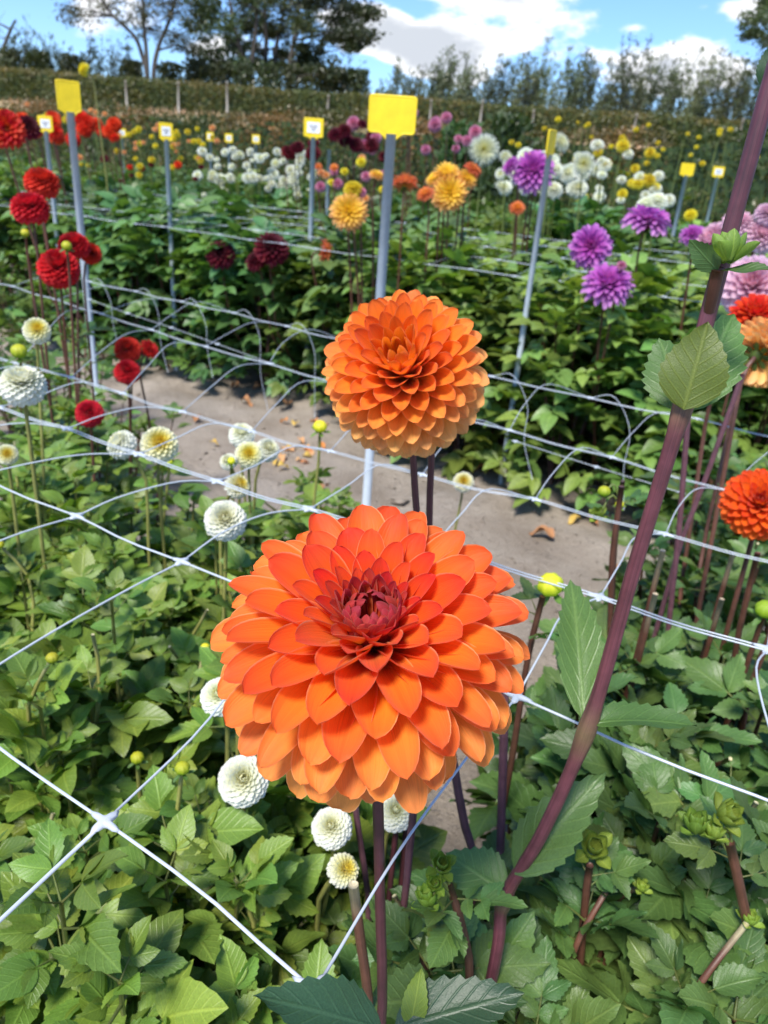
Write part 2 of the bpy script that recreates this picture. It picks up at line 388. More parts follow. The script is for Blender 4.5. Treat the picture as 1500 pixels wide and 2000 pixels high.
kind('orange', R=1.0, rec=.22, thmax=2.1, a0=.24, prof=[(0, .45), (.3, .6), (.7, .82), (1.1, .98), (1.6, 1.0), (2.2, .93)], small=.35, ws=1.1, cup=(1.1, .8), curve=.12, tip=.45,
     cols=[(0, (.5, .03, .02), (.42, .025, .03)), (.2, (.84, .13, .008), (.78, .07, .01)), (.6, (.90, .20, .008), (.86, .10, .01)), (1, (.90, .27, .03), (.88, .17, .02))], edge=(.92, .28, .05))
kind('pompom_white', R=1.0, rec=.35, thmax=2.5, a0=.245, prof=[(0, .80), (.5, .94), (1, 1), (1.6, 1), (2.5, .9)], small=.5, ws=1.3, cup=(1.0, .5), curve=.45, tip=.4,
     cols=[(0, (.80, .78, .35), (.88, .87, .55)), (.18, (.84, .83, .5), (.9, .9, .7)), (.4, (.86, .87, .62), (.91, .92, .82)), (1, (.86, .88, .74), (.92, .93, .88))], edge=(.93, .94, .9))
kind('pompom_yellow', R=1.0, rec=.35, thmax=2.3, a0=.27, prof=[(0, .70), (.5, .88), (1, 1), (1.6, 1), (2.5, .9)], small=.5, ws=1.1, cup=(1.5, 1.0), curve=.05, tip=.4,
     cols=[(0, (.75, .50, .015), (.82, .62, .03)), (.2, (.80, .60, .03), (.86, .76, .15)), (.38, (.86, .80, .3), (.9, .88, .6)), (.7, (.87, .86, .6), (.92, .92, .8)), (1, (.86, .87, .7), (.92, .93, .86))], edge=(.93, .93, .86))
kind('pompom_red', R=1.0, rec=.35, thmax=2.4, a0=.235, prof=[(0, .80), (.5, .94), (1, 1), (1.6, 1), (2.5, .9)], small=.5, ws=1.3, cup=(1.0, .5), curve=.45, tip=.4,
     cols=[(0, (.42, .006, .008), (.52, .010, .012)), (.5, (.60, .010, .012), (.72, .016, .016)), (1, (.66, .012, .012), (.78, .03, .022))], edge=(.82, .06, .04))
kind('red', R=1.0, rec=.22, thmax=1.8, a0=.31, prof=[(0, .4), (.5, .7), (1, .98), (2, 1)], small=.5, ws=.95, cup=(1.0, .7), curve=.25, tip=.55,
     cols=[(0, (.62, .20, .01), (.55, .02, .01)), (.3, (.58, .015, .01), (.62, .02, .012)), (1, (.62, .02, .012), (.72, .05, .02))], edge=(.72, .06, .03))
kind('scarlet', R=1.0, rec=.3, thmax=2.2, a0=.30, prof=[(0, .6), (.5, .85), (1, 1), (2, 1)], small=.5, ws=1.0, cup=(1.2, .8), curve=.1, tip=.45,
     cols=[(0, (.72, .03, .01), (.75, .04, .012)), (1, (.78, .045, .012), (.82, .07, .02))], edge=(.84, .12, .04))
kind('dark', R=1.0, rec=.22, thmax=2.0, a0=.29, prof=[(0, .5), (.5, .75), (1, .98), (2, 1)], small=.5, ws=.95, cup=(1.2, .8), curve=.2, tip=.55,
     cols=[(0, (.035, .004, .008), (.05, .004, .01)), (.5, (.08, .004, .012), (.12, .005, .016)), (1, (.16, .005, .02), (.24, .008, .03))], edge=(.26, .012, .04))
kind('purple', R=1.0, rec=.2, thmax=1.95, a0=.28, prof=[(0, .5), (.5, .75), (1, .97), (2, 1)], small=.6, ws=.9, cup=(1.0, .8), curve=.35, tip=.55, twist=.9, jit=.16,
     cols=[(0, (.36, .03, .25), (.50, .06, .38)), (.4, (.46, .06, .40), (.56, .13, .54)), (1, (.50, .12, .50), (.66, .34, .68))], edge=(.68, .38, .70))
kind('pink', R=1.0, rec=.28, thmax=2.3, a0=.28, prof=[(0, .6), (.5, .85), (1, 1), (2, 1)], small=.5, ws=1.05, cup=(1.2, .8), curve=.12, tip=.42,
     cols=[(0, (.62, .22, .33), (.70, .36, .44)), (.4, (.70, .38, .48), (.76, .52, .62)), (1, (.70, .46, .60), (.80, .62, .74))], edge=(.84, .70, .80))
kind('rose', R=1.0, rec=.35, thmax=2.4, a0=.27, prof=[(0, .8), (.5, .94), (1, 1), (2, 1)], small=.5, ws=1.1, cup=(1.5, 1.0), curve=.05, tip=.4,
     cols=[(0, (.60, .14, .28), (.68, .24, .36)), (1, (.68, .26, .42), (.76, .42, .56))], edge=(.80, .5, .62))
kind('cactus_white', R=1.0, rec=.16, thmax=1.75, a0=.21, prof=[(0, .45), (.4, .7), (.9, .95), (2, 1)], small=.7, ws=.62, cup=(1.5, 1.8), curve=.05, tip=.9,
     cols=[(0, (.62, .52, .03), (.66, .62, .1)), (.22, (.74, .72, .3), (.84, .85, .66)), (1, (.78, .8, .66), (.85, .87, .82))], edge=(.87, .88, .84))
kind('yellow_orange', R=1.0, rec=.16, thmax=1.8, a0=.25, prof=[(0, .45), (.4, .65), (.9, .93), (2, 1)], small=.6, ws=.9, cup=(1.0, .8), curve=.25, tip=.65, twist=.5, jit=.12,
     cols=[(0, (.86, .58, .015), (.88, .60, .02)), (.4, (.88, .62, .03), (.90, .58, .08)), (1, (.88, .54, .08), (.86, .40, .22))], edge=(.88, .46, .26))
kind('salmon', R=1.0, rec=.16, thmax=1.8, a0=.27, prof=[(0, .45), (.4, .65), (.9, .93), (2, 1)], small=.6, ws=.9, cup=(1.1, 1.0), curve=.3, tip=.7, twist=.6, jit=.15,
     cols=[(0, (.84, .42, .02), (.84, .34, .04)), (.5, (.84, .36, .05), (.80, .22, .09)), (1, (.80, .28, .10), (.74, .15, .09))], edge=(.8, .3, .16))
kind('white', R=1.0, rec=.25, thmax=2.0, a0=.33, prof=[(0, .55), (.5, .8), (1, 1), (2, 1)], small=.5, ws=1.0, cup=(1.1, .7), curve=.15, tip=.5,
     cols=[(0, (.72, .68, .2), (.82, .8, .45)), (.35, (.78, .8, .56), (.84, .86, .74)), (1, (.80, .82, .7), (.86, .88, .82))], edge=(.88, .89, .85))
kind('yellow', R=1.0, rec=.35, thmax=2.3, a0=.33, prof=[(0, .75), (.5, .9), (1, 1), (2, 1)], small=.6, ws=1.05, cup=(1.3, .9), curve=.05, tip=.42,
     cols=[(0, (.74, .58, .02), (.8, .66, .03)), (1, (.78, .64, .03), (.84, .74, .08))], edge=(.84, .76, .12))
kind('peach', R=1.0, rec=.3, thmax=2.2, a0=.33, prof=[(0, .65), (.5, .85), (1, 1), (2, 1)], small=.6, ws=1.0, cup=(1.1, .8), curve=.1, tip=.45,
     cols=[(0, (.8, .35, .06), (.8, .4, .14)), (1, (.8, .42, .18), (.82, .5, .28))], edge=(.82, .55, .34))

def stops(cs, t):
    for (t0, a0, b0), (t1, a1, b1) in zip(cs, cs[1:]):
        if t <= t1:
            f = max(0, (t - t0) / (t1 - t0)); return lerp(a0, a1, f), lerp(b0, b1, f)
    return np.array(cs[-1][1]), np.array(cs[-1][2])
def petals(kn, seed=0, low=False):
    """list of (V, F, C, U), flower axis +Z, radius 1 about the origin"""
    k = KINDS[kn]; rs = np.random.default_rng(seed); outl = []
    xs, ys = zip(*k['prof']); th = .05; i = 0; az = rs.uniform(0, 6.28)
    while th < k['thmax']:
        r = float(np.interp(th, xs, ys)); ra, rb = k.get('ramp', (0, .85)); s = k['small'] + (1 - k['small']) * min(1, max(0, (th - ra) / (rb - ra))); a = k['a0'] * s * (1 + (k.get('back', 1) - 1) * min(1, max(0, (th - .9) / .5)))
        t = th / k['thmax']
        rec = k['rec']; thb = th * .62
        bx, bz = rec * math.sin(thb), rec * .8 * math.cos(thb) - .10 * (1 if kn in ('main', 'second', 'orange') else 0)
        tx, tz = r * math.sin(th), r * math.cos(th)
        L = math.hypot(tx - bx, tz - bz); ang = math.atan2(tx - bx, tz - bz)
        cv = k['curve'] * (t * 1.6 - .3) * 2 * rs.uniform(.6, 1.4) + (-2.3 * min(1, max(0, .22 - t) / .12) if kn == 'main' else -1.5 * max(0, .17 - t) / .17)
        W = a * k['ws'] * rs.uniform(.88, 1.12) * 1.15 / (1 + (k.get('back', 1) - 1) * .6 * min(1, max(0, (th - .9) / .5))) * (1 + (.45 * min(1, max(0, .26 - t) / .1) if kn == 'main' else 0))
        jt = k.get('jit', .06); L *= rs.uniform(1 - jt, 1 + jt * .6)
        c0, c1 = k['cup']; cl = rs.uniform(.85, 1.2) * (1.5 if t < .15 else 1.0)
        nu, vs = (5, np.array([-1, -.5, 0, .5, 1])) if low else (NU + 2, VS)
        if kn in ('main', 'second'): nu += 2
        V, F, U = petal_shape(L, W, c0 * cl, c1 * cl, ang - cv * .45, cv, k['tip'], twist=k.get('twist', 0) * rs.uniform(-1, 1) + rs.uniform(-.12, .12), nu=nu, vs=vs,
                              base_w=.30, widest=.6 if k['tip'] < .6 else .5)
        ed = U[:, 1] * 2 - 1; V = V + np.array([0, 0, 1.0]) * (W * .05 * np.sin(U[:, 0] * rs.uniform(5, 11) + rs.uniform(0, 6.28) + (ed > 0) * 2) * ed * ed * U[:, 0])[:, None]; V = V + np.array([bx, 0, bz]); V = rotz(V, az + rs.uniform(-.05, .05))
        cb, ct = stops(k['cols'], t); u = U[:, 0]; v = np.abs(U[:, 1] * 2 - 1)
        C = cb + (ct - cb) * np.clip((u - .35) / .6, 0, 1)[:, None] ** 1.3
        C = C * (1 - .14 * np.exp(-(v / .12) ** 2) * np.clip(u, 0, 1))[:, None]
        e = np.clip((v - .9) / .1, 0, 1) * np.clip(u * 3, 0, 1) * .6 * min(1, t * 3)  # pale rim: edge highlight and translucency put into the petal colour
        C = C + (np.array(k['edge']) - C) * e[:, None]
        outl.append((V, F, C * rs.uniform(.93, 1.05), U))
        az += 2.39996; i += 1
        th += a * a / (2 * math.pi * r * r * max(math.sin(th), .12)) * (1.0 if th > .3 else .8)
    return outl
def calyx(scale=1.0, n=8):
    mb = MB(); g = np.array([.10, .16, .03])
    V, F = sphere(10, 7); mb.add(V * np.array([.20, .20, .16]) * scale + np.array([0, 0, -.20 * scale]), F, g)
    for i in range(n):
        V, F, U = petal_shape(.34 * scale, .17 * scale, .5, .3, 2.0, -.5 + .2 * (i % 2), .7, nu=5, vs=np.array([-1, -.5, 0, .5, 1]))
        mb.add(rotz(V + np.array([.1 * scale, 0, -.24 * scale]), i * 6.283 / n), F, g * (1 + .2 * (i % 3)), U)
    return mb
def sphere(nu, nv):
    V = []
    for i in range(nv):
        a = math.pi * (i + .02) / (nv - 1 + .04)
        for j in range(nu): V.append((math.sin(a) * math.cos(6.2832 * j / nu), math.sin(a) * math.sin(6.2832 * j / nu), math.cos(a)))
    return np.array(V), grid_faces(nv, nu, True)[:, ::-1]
_fl = {}
def flower_mesh(kn, seed, low=False):
    key = (kn, seed, low)
    if key not in _fl:
        mb = MB()
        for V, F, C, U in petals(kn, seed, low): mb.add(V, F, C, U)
        c = calyx(.9, 6); mb.add(np.concatenate(c.V), np.concatenate([f for f in c.F]), np.concatenate(c.C))
        V, F = sphere(8, 6); mb.add(V * KINDS[kn]['rec'] * .9, F, np.array(KINDS[kn]['cols'][0][1]))
        _fl[key] = mb.mesh('flower_head', M_PETAL)
    return _fl[key]
_core = {}
def flower(parent, kn, pos, axis, R, seed=0, detail='merged', spin=None):
    """pos relative to the parent; detail: 'petals' gives every petal its own object"""
    axis = nrm(np.asarray(axis, float)); Rm = frame(np.cross([.3, 1, .2], axis), axis)
    M = mat4(Rm, pos, R)
    if detail == 'petals':
        if kn not in _core:
            mb = calyx(); V, F = sphere(12, 8); mb.add(V * KINDS[kn]['rec'] * np.array([.95, .95, .8]) + np.array([0, 0, -.1]), F, np.array(KINDS[kn]['cols'][0][1]))
            _core[kn] = mb.mesh('flower_head', M_PETAL)
        h = obj('flower_head', _core[kn], parent, M)
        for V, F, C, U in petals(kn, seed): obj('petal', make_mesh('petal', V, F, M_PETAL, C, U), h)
        return h
    return obj('flower_head', flower_mesh(kn, seed % 3, detail == 'low'), parent, M)
def bud_mesh(yellow=.5):
    mb = MB(); V, F = sphere(40, 14)
    ang = np.arctan2(V[:, 1], V[:, 0]); g = 1 - .10 * (.5 + .5 * np.cos(ang * 8)) * np.clip(1.1 - np.abs(V[:, 2] - .15), 0, 1)
    V2 = V * np.array([1, 1, .80]) * g[:, None]; V2[:, 2] += np.clip(V[:, 2], 0, 1) * .06
    C = lerp(np.array([.20, .32, .02]), np.array([.52, .50, .02]), (np.clip(V[:, 2] * .7 + .3, 0, 1) * yellow)[:, None])
    mb.add(V2, F, C)
    for i in range(5):
        Vp, Fp, U = petal_shape(1.45, .62, .5, .6, 1.75, -.5 + .9 * (i % 2), .8, nu=6, vs=np.array([-1, -.5, 0, .5, 1]))
        mb.add(rotz(Vp + np.array([.15, 0, -.85]), i * 1.2566 + .3), Fp, np.array([.09, .17, .03]), U)
    return mb.mesh('bud', M_LEAF)
BUD_Y = bud_mesh(.9); BUD_G = bud_mesh(.15)
def green_bud_mesh():
    mb = MB()
    for r_, n, L, th, cv in ((.15, 5, 1.5, .55, -.75), (.3, 5, 1.5, .8, -.85), (.35, 4, 1.3, 1.3, -.5)):
        for i in range(n):
            V, F, U = petal_shape(L, 1.15, 1.0, 1.3, th, cv, .8, nu=7, vs=np.array([-1, -.6, -.2, .2, .6, 1]))
            mb.add(rotz(V + np.array([r_, 0, -.6]), i * 6.283 / n + r_ * 7), F, np.array([.19, .30, .04]) * rng.uniform(.85, 1.2), U)
    return mb.mesh('bud', M_LEAF)
BUD_OPEN = green_bud_mesh()
C_PURP = np.array([.075, .022, .028]); C_BROWN = np.array([.11, .045, .028]); C_GRN = np.array([.15, .19, .045]); C_YG = np.array([.26, .26, .07]); C_MAUVE = np.array([.14, .06, .075])
def even(pts):
    p = [np.asarray(q, float) for q in pts]
    L = [np.linalg.norm(b - a) for a, b in zip(p, p[1:])]; m = max(min(L), sum(L) / 12); o = [p[0]]
    for a, b, l in zip(p, p[1:], L):
        k = max(1, int(round(l / (1.5 * m)))); o += [a + (b - a) * (i + 1) / k for i in range(k)]
    return o
def stem(parent, pts, r0, r1, C, n=14, k=8, tipcol=None, nodes=()):
    pts = even(pts)
    p = catmull(pts, n); f = np.linspace(0, 1, n); rad = r0 + (r1 - r0) * f
    for q in nodes:
        q = f[np.argmin(np.linalg.norm(p - q, axis=1))] if np.ndim(q) else q
        rad = rad * (1 + .42 * np.exp(-((f - q) / .014) ** 2))
    C = np.tile(np.asarray(C, float), (n, 1)) * (1 + .15 * np.sin(f * 5))[:, None]
    for q in nodes:
        q = f[np.argmin(np.linalg.norm(p - q, axis=1))] if np.ndim(q) else q
        C = C + (np.array([.16, .13, .05]) - C) * (.6 * np.exp(-((f - q) / .012) ** 2))[:, None]
    if tipcol is not None: C[-1] = tipcol
    mb = MB(); mb.add(*tube(p, rad, k, C)); return obj('stem', mb.mesh('stem', M_STEM), parent), p
def place_leaf(parent, me, pos, dirn, upv, size, wide=1.0):
    return obj('leaf', me, parent, mat4(frame(dirn, upv), pos, np.array([size, size * wide, size])))
def foliage(parent, rs, h, r, nst, leaves, C, size=(.10, .16), z0=.30, gap=.075, splay=1.0, keep=1.0, rad=.0035, lean=(0, 0), stalks=True):
    """branches with opposite pairs of leaves; everything relative to the plant base"""
    for s in range(nst):
        a = rs.uniform(0, 6.28); rr = r * math.sqrt(rs.uniform(.02, 1)); hh = h * rs.uniform(.70, 1.12) * (1 - .18 * (rr / r) ** 2)
        b = np.array([.25 * rr * math.cos(a), .25 * rr * math.sin(a), 0]); t = np.array([rr * math.cos(a) + lean[0], rr * math.sin(a) + lean[1], hh])
        mid = lerp(b, t, .5) + np.array([.12 * rr * math.cos(a), .12 * rr * math.sin(a), 0])
        so, p = stem(parent, [b, mid, t], rad * 1.4, rad * .6, np.asarray(C) * rs.uniform(.8, 1.2), 9, 5)
        az = rs.uniform(0, 6.28); z = h * z0 + rs.uniform(0, gap)
        while z < hh:
            q = np.array([np.interp(z, p[:, 2], p[:, c]) for c in range(3)]); f = z / hh
            for side in (0, math.pi):
                if rs.uniform() > keep: continue
                aa = az + side + rs.uniform(-.4, .4); el = rs.uniform(-.1, .75) + .3 * f
                d = np.array([math.cos(aa) * math.cos(el), math.sin(aa) * math.cos(el), math.sin(el)])
                upv = nrm(np.array([-math.cos(aa) * .3, -math.sin(aa) * .3, 1.0]) + rs.normal(0, .34, 3))
                sz = rs.uniform(*size) * (1.0 if f < .8 else .72)
                place_leaf(so, leaves[rs.integers(len(leaves))], q, d, upv, sz)
            az += 1.57 + rs.uniform(-.2, .2); z += gap * rs.uniform(.8, 1.25) * (1 if f < .8 else .6)
        if stalks and s % 5 == 1:     # a bare flower stalk, cut or budded, above the leaves
            e = t + np.array([rs.normal(0, .025), rs.normal(0, .025), rs.uniform(.03, .10)]); stem(parent, [lerp(b, t, .6) + rs.normal(0, .008, 3), t + rs.normal(0, .01, 3), e], rad * .9, rad * .65, np.asarray(C) * 1.15, 8, 6, (.5, .45, .25))
            if rs.uniform() < .4: obj('bud', BUD_Y if rs.uniform() < .5 and leaves is LEAF_L else BUD_OPEN, parent, mat4(np.eye(3), e, rs.uniform(.006, .009)))
        for j in range(3):   # the young leaves at the tip
            aa = az + j * 2.1; d = np.array([math.cos(aa) * .7, math.sin(aa) * .7, .8])
            place_leaf(so, leaves[rs.integers(len(leaves))], p[-1], d, nrm(np.array([-math.cos(aa), -math.sin(aa), .8])), rs.uniform(*size) * .5)

# ================================================================== the setting
def ground_z(x, y):
    v = x * DV[0] + y * DV[1]
    bank = np.clip((y - 19.5 + .12 * x) / 11.5, 0, 1); bank = bank * bank * (3 - 2 * bank)
    return 2.75 * bank * np.clip((v - 12.2) / 3, 0, 1)
def lines(a, b, near, fine, n_out):
    inner = np.arange(near[0], near[1], fine); lo = near[0] - np.geomspace(fine, near[0] - a, n_out)[::-1]; hi = near[1] + np.geomspace(fine, b - near[1], n_out)
    return np.r_[lo, inner, hi]
gx = lines(-400, 400, (-3.2, 2.4), .05, 60); gy = lines(-60, 700, (.2, 6.2), .05, 80)
X, Y = np.meshgrid(gx, gy); near = np.exp(-np.maximum(0, np.hypot(X, Y - 3) - 3) / 3)
Z = ground_z(X, Y) + near * (.018 * vnoise(X, Y, 6, 1) + .013 * vnoise(X, Y, 19, 2)) + .10 * vnoise(X, Y, .5, 3) * np.clip((Y - 18) / 6, 0, 1)
Vv = X * DV[0] + Y * DV[1]
# low ridges along the planted rows
Z += near * .02 * np.exp(-((Vv - .8) / .75) ** 4) + near * .03 * np.exp(-((Vv - 4.0) / .8) ** 4)
mask = np.clip((Vv - 12.4) / .5, 0, 1)
gF = grid_faces(len(gy), len(gx))[:, ::-1]
gV = np.c_[X.ravel(), Y.ravel(), Z.ravel()]
gF = gF[:, ::-1]
ground = obj('ground', make_mesh('ground', gV, gF, M_GROUND, np.repeat(mask.ravel()[:, None], 3, 1), None), kind='structure')

def cards(n, pos, size, rs, base, var=.25, upright=0.0, V=TINY, elong=1.0):
    """loose leaves at the given points"""
    d = rs.normal(0, 1, (n, 3)); d[:, 2] = d[:, 2] * (1 - upright) + upright * 2.2; d /= np.linalg.norm(d, axis=1)[:, None]
    z = rs.normal(0, 1, (n, 3)); z[:, 2] += .6
    y = np.cross(z, d); y /= np.linalg.norm(y, axis=1)[:, None] + 1e-9; z = np.cross(d, y)
    s = size * rs.uniform(.6, 1.35, n)
    M = np.zeros((n, 4, 4)); M[:, :3, 0] = d * s[:, None] * elong; M[:, :3, 1] = y * s[:, None]; M[:, :3, 2] = z * s[:, None]; M[:, :3, 3] = pos; M[:, 3, 3] = 1
    base = np.asarray(base, float)
    C = (base if base.ndim == 2 else np.tile(base, (n, 1))) * rs.uniform(1 - var, 1 + var, (n, 1)) * (1 + rs.uniform(-.12, .2, (n, 1)) * np.array([1, .2, -.3]))
    return merge(V[0], V[1], V[2], M, C)
def hedge(label, p0, p1, h, thick, n, size, base, autumn, seed):
    rs = np.random.default_rng(seed); p0, p1 = np.array(p0), np.array(p1); d = p1 - p0; L = np.linalg.norm(d); d /= L; nn = np.array([-d[1], d[0]])
    t = thing('hedge', (*p0, ground_z(*p0)), label, 'hedge'); o = np.array([*p0, float(ground_z(*p0))])
    s = rs.uniform(0, L, n); top = rs.uniform(0, 1, n) < .3; hh = h * (1 + .05 * vnoise(s, s * 0, 1.3, seed))
    zz = np.where(top, hh * rs.uniform(.92, 1.04, n), hh * rs.uniform(0, 1, n)); off = np.where(top, rs.uniform(-.5, .5, n), -.5 + rs.normal(0, .05, n)) * thick
    xy = p0 + d * s[:, None] + nn * off[:, None]; gz = ground_z(xy[:, 0], xy[:, 1])
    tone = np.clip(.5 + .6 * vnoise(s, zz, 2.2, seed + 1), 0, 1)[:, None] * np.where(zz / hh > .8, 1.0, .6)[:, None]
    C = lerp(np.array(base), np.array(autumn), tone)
    mb = MB(); mb.add(*cards(n, np.c_[xy, gz + zz] - o, size, rs, C)); obj('foliage', mb.mesh('foliage', M_FAR, False), t, kind='stuff')
    k = 60; ss = np.linspace(0, L, k); V = []
    for q in ss:
        c = p0 + d * q; g = float(ground_z(*c)); top_ = h * (.93 + .04 * math.sin(q * 1.7))
        for a, z in ((-.42, -.1), (-.42, top_), (.42, top_), (.42, -.1)): V.append((*(c + nn * a * thick), g + z))
    mb = MB(); mb.add(np.array(V) - o, grid_faces(k, 4, True), np.array(base) * .8); obj('hedge_core', mb.mesh('hedge_core', M_FAR, False), t)  # darker solid core box added inside the leaves to stop see-through
    for q in np.arange(.4, L, 1.6):
        pass
    return t
pl, pr = UV2(-17, 11.7), UV2(9, 11.7)
hedge('clipped dark green hedge standing directly behind the flower beds', pl[:2], pr[:2], 1.95, 1.0, 42000, .075, (.065, .105, .025), (.24, .16, .04), 3)
hedge('long brownish green hedge along the top of the dry bank', (-22, 33.5), (27, 30.2), 1.08, 1.2, 34000, .12, (.10, .135, .035), (.20, .165, .045), 5)

# dry grass on the bank
rs = np.random.default_rng(11); n = 26000
gx_ = rs.uniform(-22, 24, n); gy_ = rs.uniform(15, 32, n); keep = (gx_ * DV[0] + gy_ * DV[1]) > 13.2; gx_, gy_ = gx_[keep], gy_[keep]; n = len(gx_)
tone = np.clip(.5 + .9 * vnoise(gx_, gy_, .7, 21), 0, 1)[:, None]
mb = MB(); blade = (np.array([[0, -.06, 0], [.6, -.05, .03], [1, 0, .16], [.6, .05, .03], [0, .06, 0]]), np.array([[0, 1, 3, 4], [1, 2, 3, 3]]), np.zeros((5, 2)))
mb.add(*cards(n, np.c_[gx_, gy_, ground_z(gx_, gy_) - .03], .22, rs, lerp(np.array([.62, .44, .27]), np.array([.36, .30, .13]), tone), .25, .9, blade))
o = obj('dry_grass', mb.mesh('dry_grass', M_FAR, False), kind='stuff', label='dry brown grass covering the bank between the hedges', category='grass')

# fence posts along the upper hedge
for i, (px, py, dp) in enumerate([(245, 165, 30), (347, 170, 29.5), (443, 178, 29.5), (640, 190, 29), (842, 200, 29), (940, 212, 29), (1043, 218, 28.6), (1240, 238, 28.5), (1448, 250, 28)]):
    p = PY(px, py, 32); p = PY(px, py, 33.5 - (p[0] + 22) * .0673 - .85); g = float(ground_z(p[0], p[1])); h = 1.05 + .1 * (i % 3)
    t = thing('fence_post', (p[0], p[1], g - .1), 'thin pale wooden fence post in front of the hedge on the bank', 'post', 'fence posts on the bank')
    mb = MB(); mb.add(*tube([(0, 0, 0), (.01, 0, h * .5), (.03 * (i % 2), .01, h)], [.045, .043, .04], 7, (1, 1, 1))); obj('shaft', mb.mesh('shaft', M_POSTW), t)
    mb = MB(); mb.add(*tube([(.03 * (i % 2), .01, h - .01), (.03 * (i % 2), .01, h + .03)], [.046, .02], 7, (1, 1, 1))); obj('cap', mb.mesh('cap', M_POSTW), t)

# ------------------------------------------------------------------ trees
def limb(mb, pts, r0, r1, n=8, k=6): 
    p = catmull(pts, n); mb.add(*tube(p, np.linspace(r0, r1, n), k, (1, 1, 1))); return p
def big_tree(label, trunks, clumps, depth, seed, base=(.032, .048, .014), csize=.19, nper=620, twig_only=False, name='tree', group=None):
    """trunks: pixel paths from the foot up; clumps: (px, py, radius px); all near the given depth"""
    rs = np.random.default_rng(seed); f0 = P(*trunks[0][0], depth); g = float(ground_z(f0[0], f0[1])); o = np.array([f0[0], f0[1], g])
    t = thing(name, o, label, 'tree', group); tb = MB(); paths = []
    for tr in trunks:
        pts = [P(px, py, depth + rs.uniform(-.4, .4) * (i > 0)) for i, (px, py) in enumerate(tr)]; gg = pts[0].copy(); gg[2] = float(ground_z(gg[0], gg[1])) - .2
        paths.append(limb(tb, [q - o for q in [gg] + pts], .17 if not twig_only else .13, .05, 14))
    allp = np.concatenate(paths); cb = MB()
    for px, py, rp in clumps:
        c = P(px, py, depth + rs.uniform(-1.3, 1.3)) - o; R = rp * depth / FPX
        lo = allp[allp[:, 2] < c[2] + .1]; lo = lo if len(lo) else allp
        q = lo[np.argmin(np.linalg.norm(lo - c, axis=1) + rs.uniform(0, .6))]
        limb(tb, [q, lerp(q, c, .5) + rs.normal(0, .12, 3) + np.array([0, 0, .08]), c], .055, .018, 6, 5)
        for _ in range(5 if not twig_only else 7):
            e = c + rs.normal(0, .55, 3) * R; limb(tb, [lerp(q, c, rs.uniform(.55, 1)), lerp(c, e, .5) + rs.normal(0, .05, 3), e], .018, .006, 4, 4)
        sub = rs.normal(0, .45, (7, 3)) * R * np.array([1.1, 1, .62]); n = nper
        pos = c + sub[rs.integers(0, 7, n)] + rs.normal(0, .26, (n, 3)) * R * np.array([1.2, 1, .6])
        cb.add(*cards(n, pos, csize, rs, np.array(base) * rs.uniform(.75, 1.35), .3))
    tb_me = tb.mesh('trunk', M_BARK); obj('trunk', tb_me, t); obj('crown', cb.mesh('crown', M_FAR, False), t, kind='stuff'); return t
DARKG = (.045, .068, .020)
big_tree('dark tall tree with several bare trunks rising behind the upper hedge', [[(475, 152), (470, 100), (455, 40), (440, -60)], [(490, 152), (497, 80), (510, -60)]],
         [(415, 25, 45), (440, 60, 40), (395, 5, 40), (405, 105, 38), (470, 5, 45), (430, 128, 36), (400, 138, 30), (470, 132, 28), (385, 55, 32), (460, 90, 30), (450, -40, 60), (400, -50, 55)], 37, 31, DARKG)
big_tree('dark tall tree with straight trunk beside the widest spreading crown on the bank', [[(517, 154), (520, 80), (517, 20), (520, -70)], [(535, 154), (540, 90), (552, 30), (560, -60)]],
         [(505, 25, 42), (545, 15, 45), (520, 65, 30), (560, 55, 34), (500, 100, 26), (548, 110, 25), (530, -40, 60), (480, 45, 30), (510, 134, 30), (550, 136, 28)], 38.5, 32, DARKG)
big_tree('dark tree whose leafy branches reach farthest towards the white clouds', [[(563, 156), (570, 100), (580, 50), (590, -50)]],
         [(620, 15, 48), (660, 35, 42), (600, 50, 36), (690, 60, 34), (715, 68, 24), (650, 75, 30), (690, 15, 40), (605, 95, 30), (610, 120, 26), (580, 0, 45), (720, 25, 34), (690, 92, 20), (640, -40, 60), (590, 140, 30), (630, 145, 28), (660, 150, 24)], 36, 33, (.036, .050, .014))
big_tree('thin half bare tree with open twiggy crown next to the dark trees', [[(288, 150), (278, 110), (262, 70), (215, 25), (190, -20)], [(288, 150), (285, 90), (280, 40), (278, -30)], [(300, 150), (310, 90), (335, 30), (345, -30)]],
         [(170, 20, 45), (140, 30, 28), (215, 10, 36), (280, 15, 36), (325, 30, 38), (345, 5, 36), (300, 60, 28), (255, 35, 30), (350, 70, 30), (365, 95, 24)], 34, 34, (.05, .055, .022), .13, 320, True)
big_tree('bushy tree reaching in over the ends of the willow row', [[(1560, 240), (1550, 120), (1540, 20), (1530, -60)]],
         [(1485, 40, 32), (1500, 75, 28), (1470, 62, 18), (1490, 10, 26), (1520, 20, 40), (1530, 90, 36), (1540, -20, 50), (1495, 145, 20), (1520, 160, 30)], 30, 35, DARKG, .13)
big_tree('small bare twiggy tree behind the end of the upper hedge', [[(-10, 150), (5, 100), (20, 60), (30, 40)]], [(10, 75, 26), (25, 100, 22), (0, 110, 24), (-15, 60, 30)], 36, 36, (.06, .06, .03), .08, 40, True)
rs = np.random.default_rng(50)
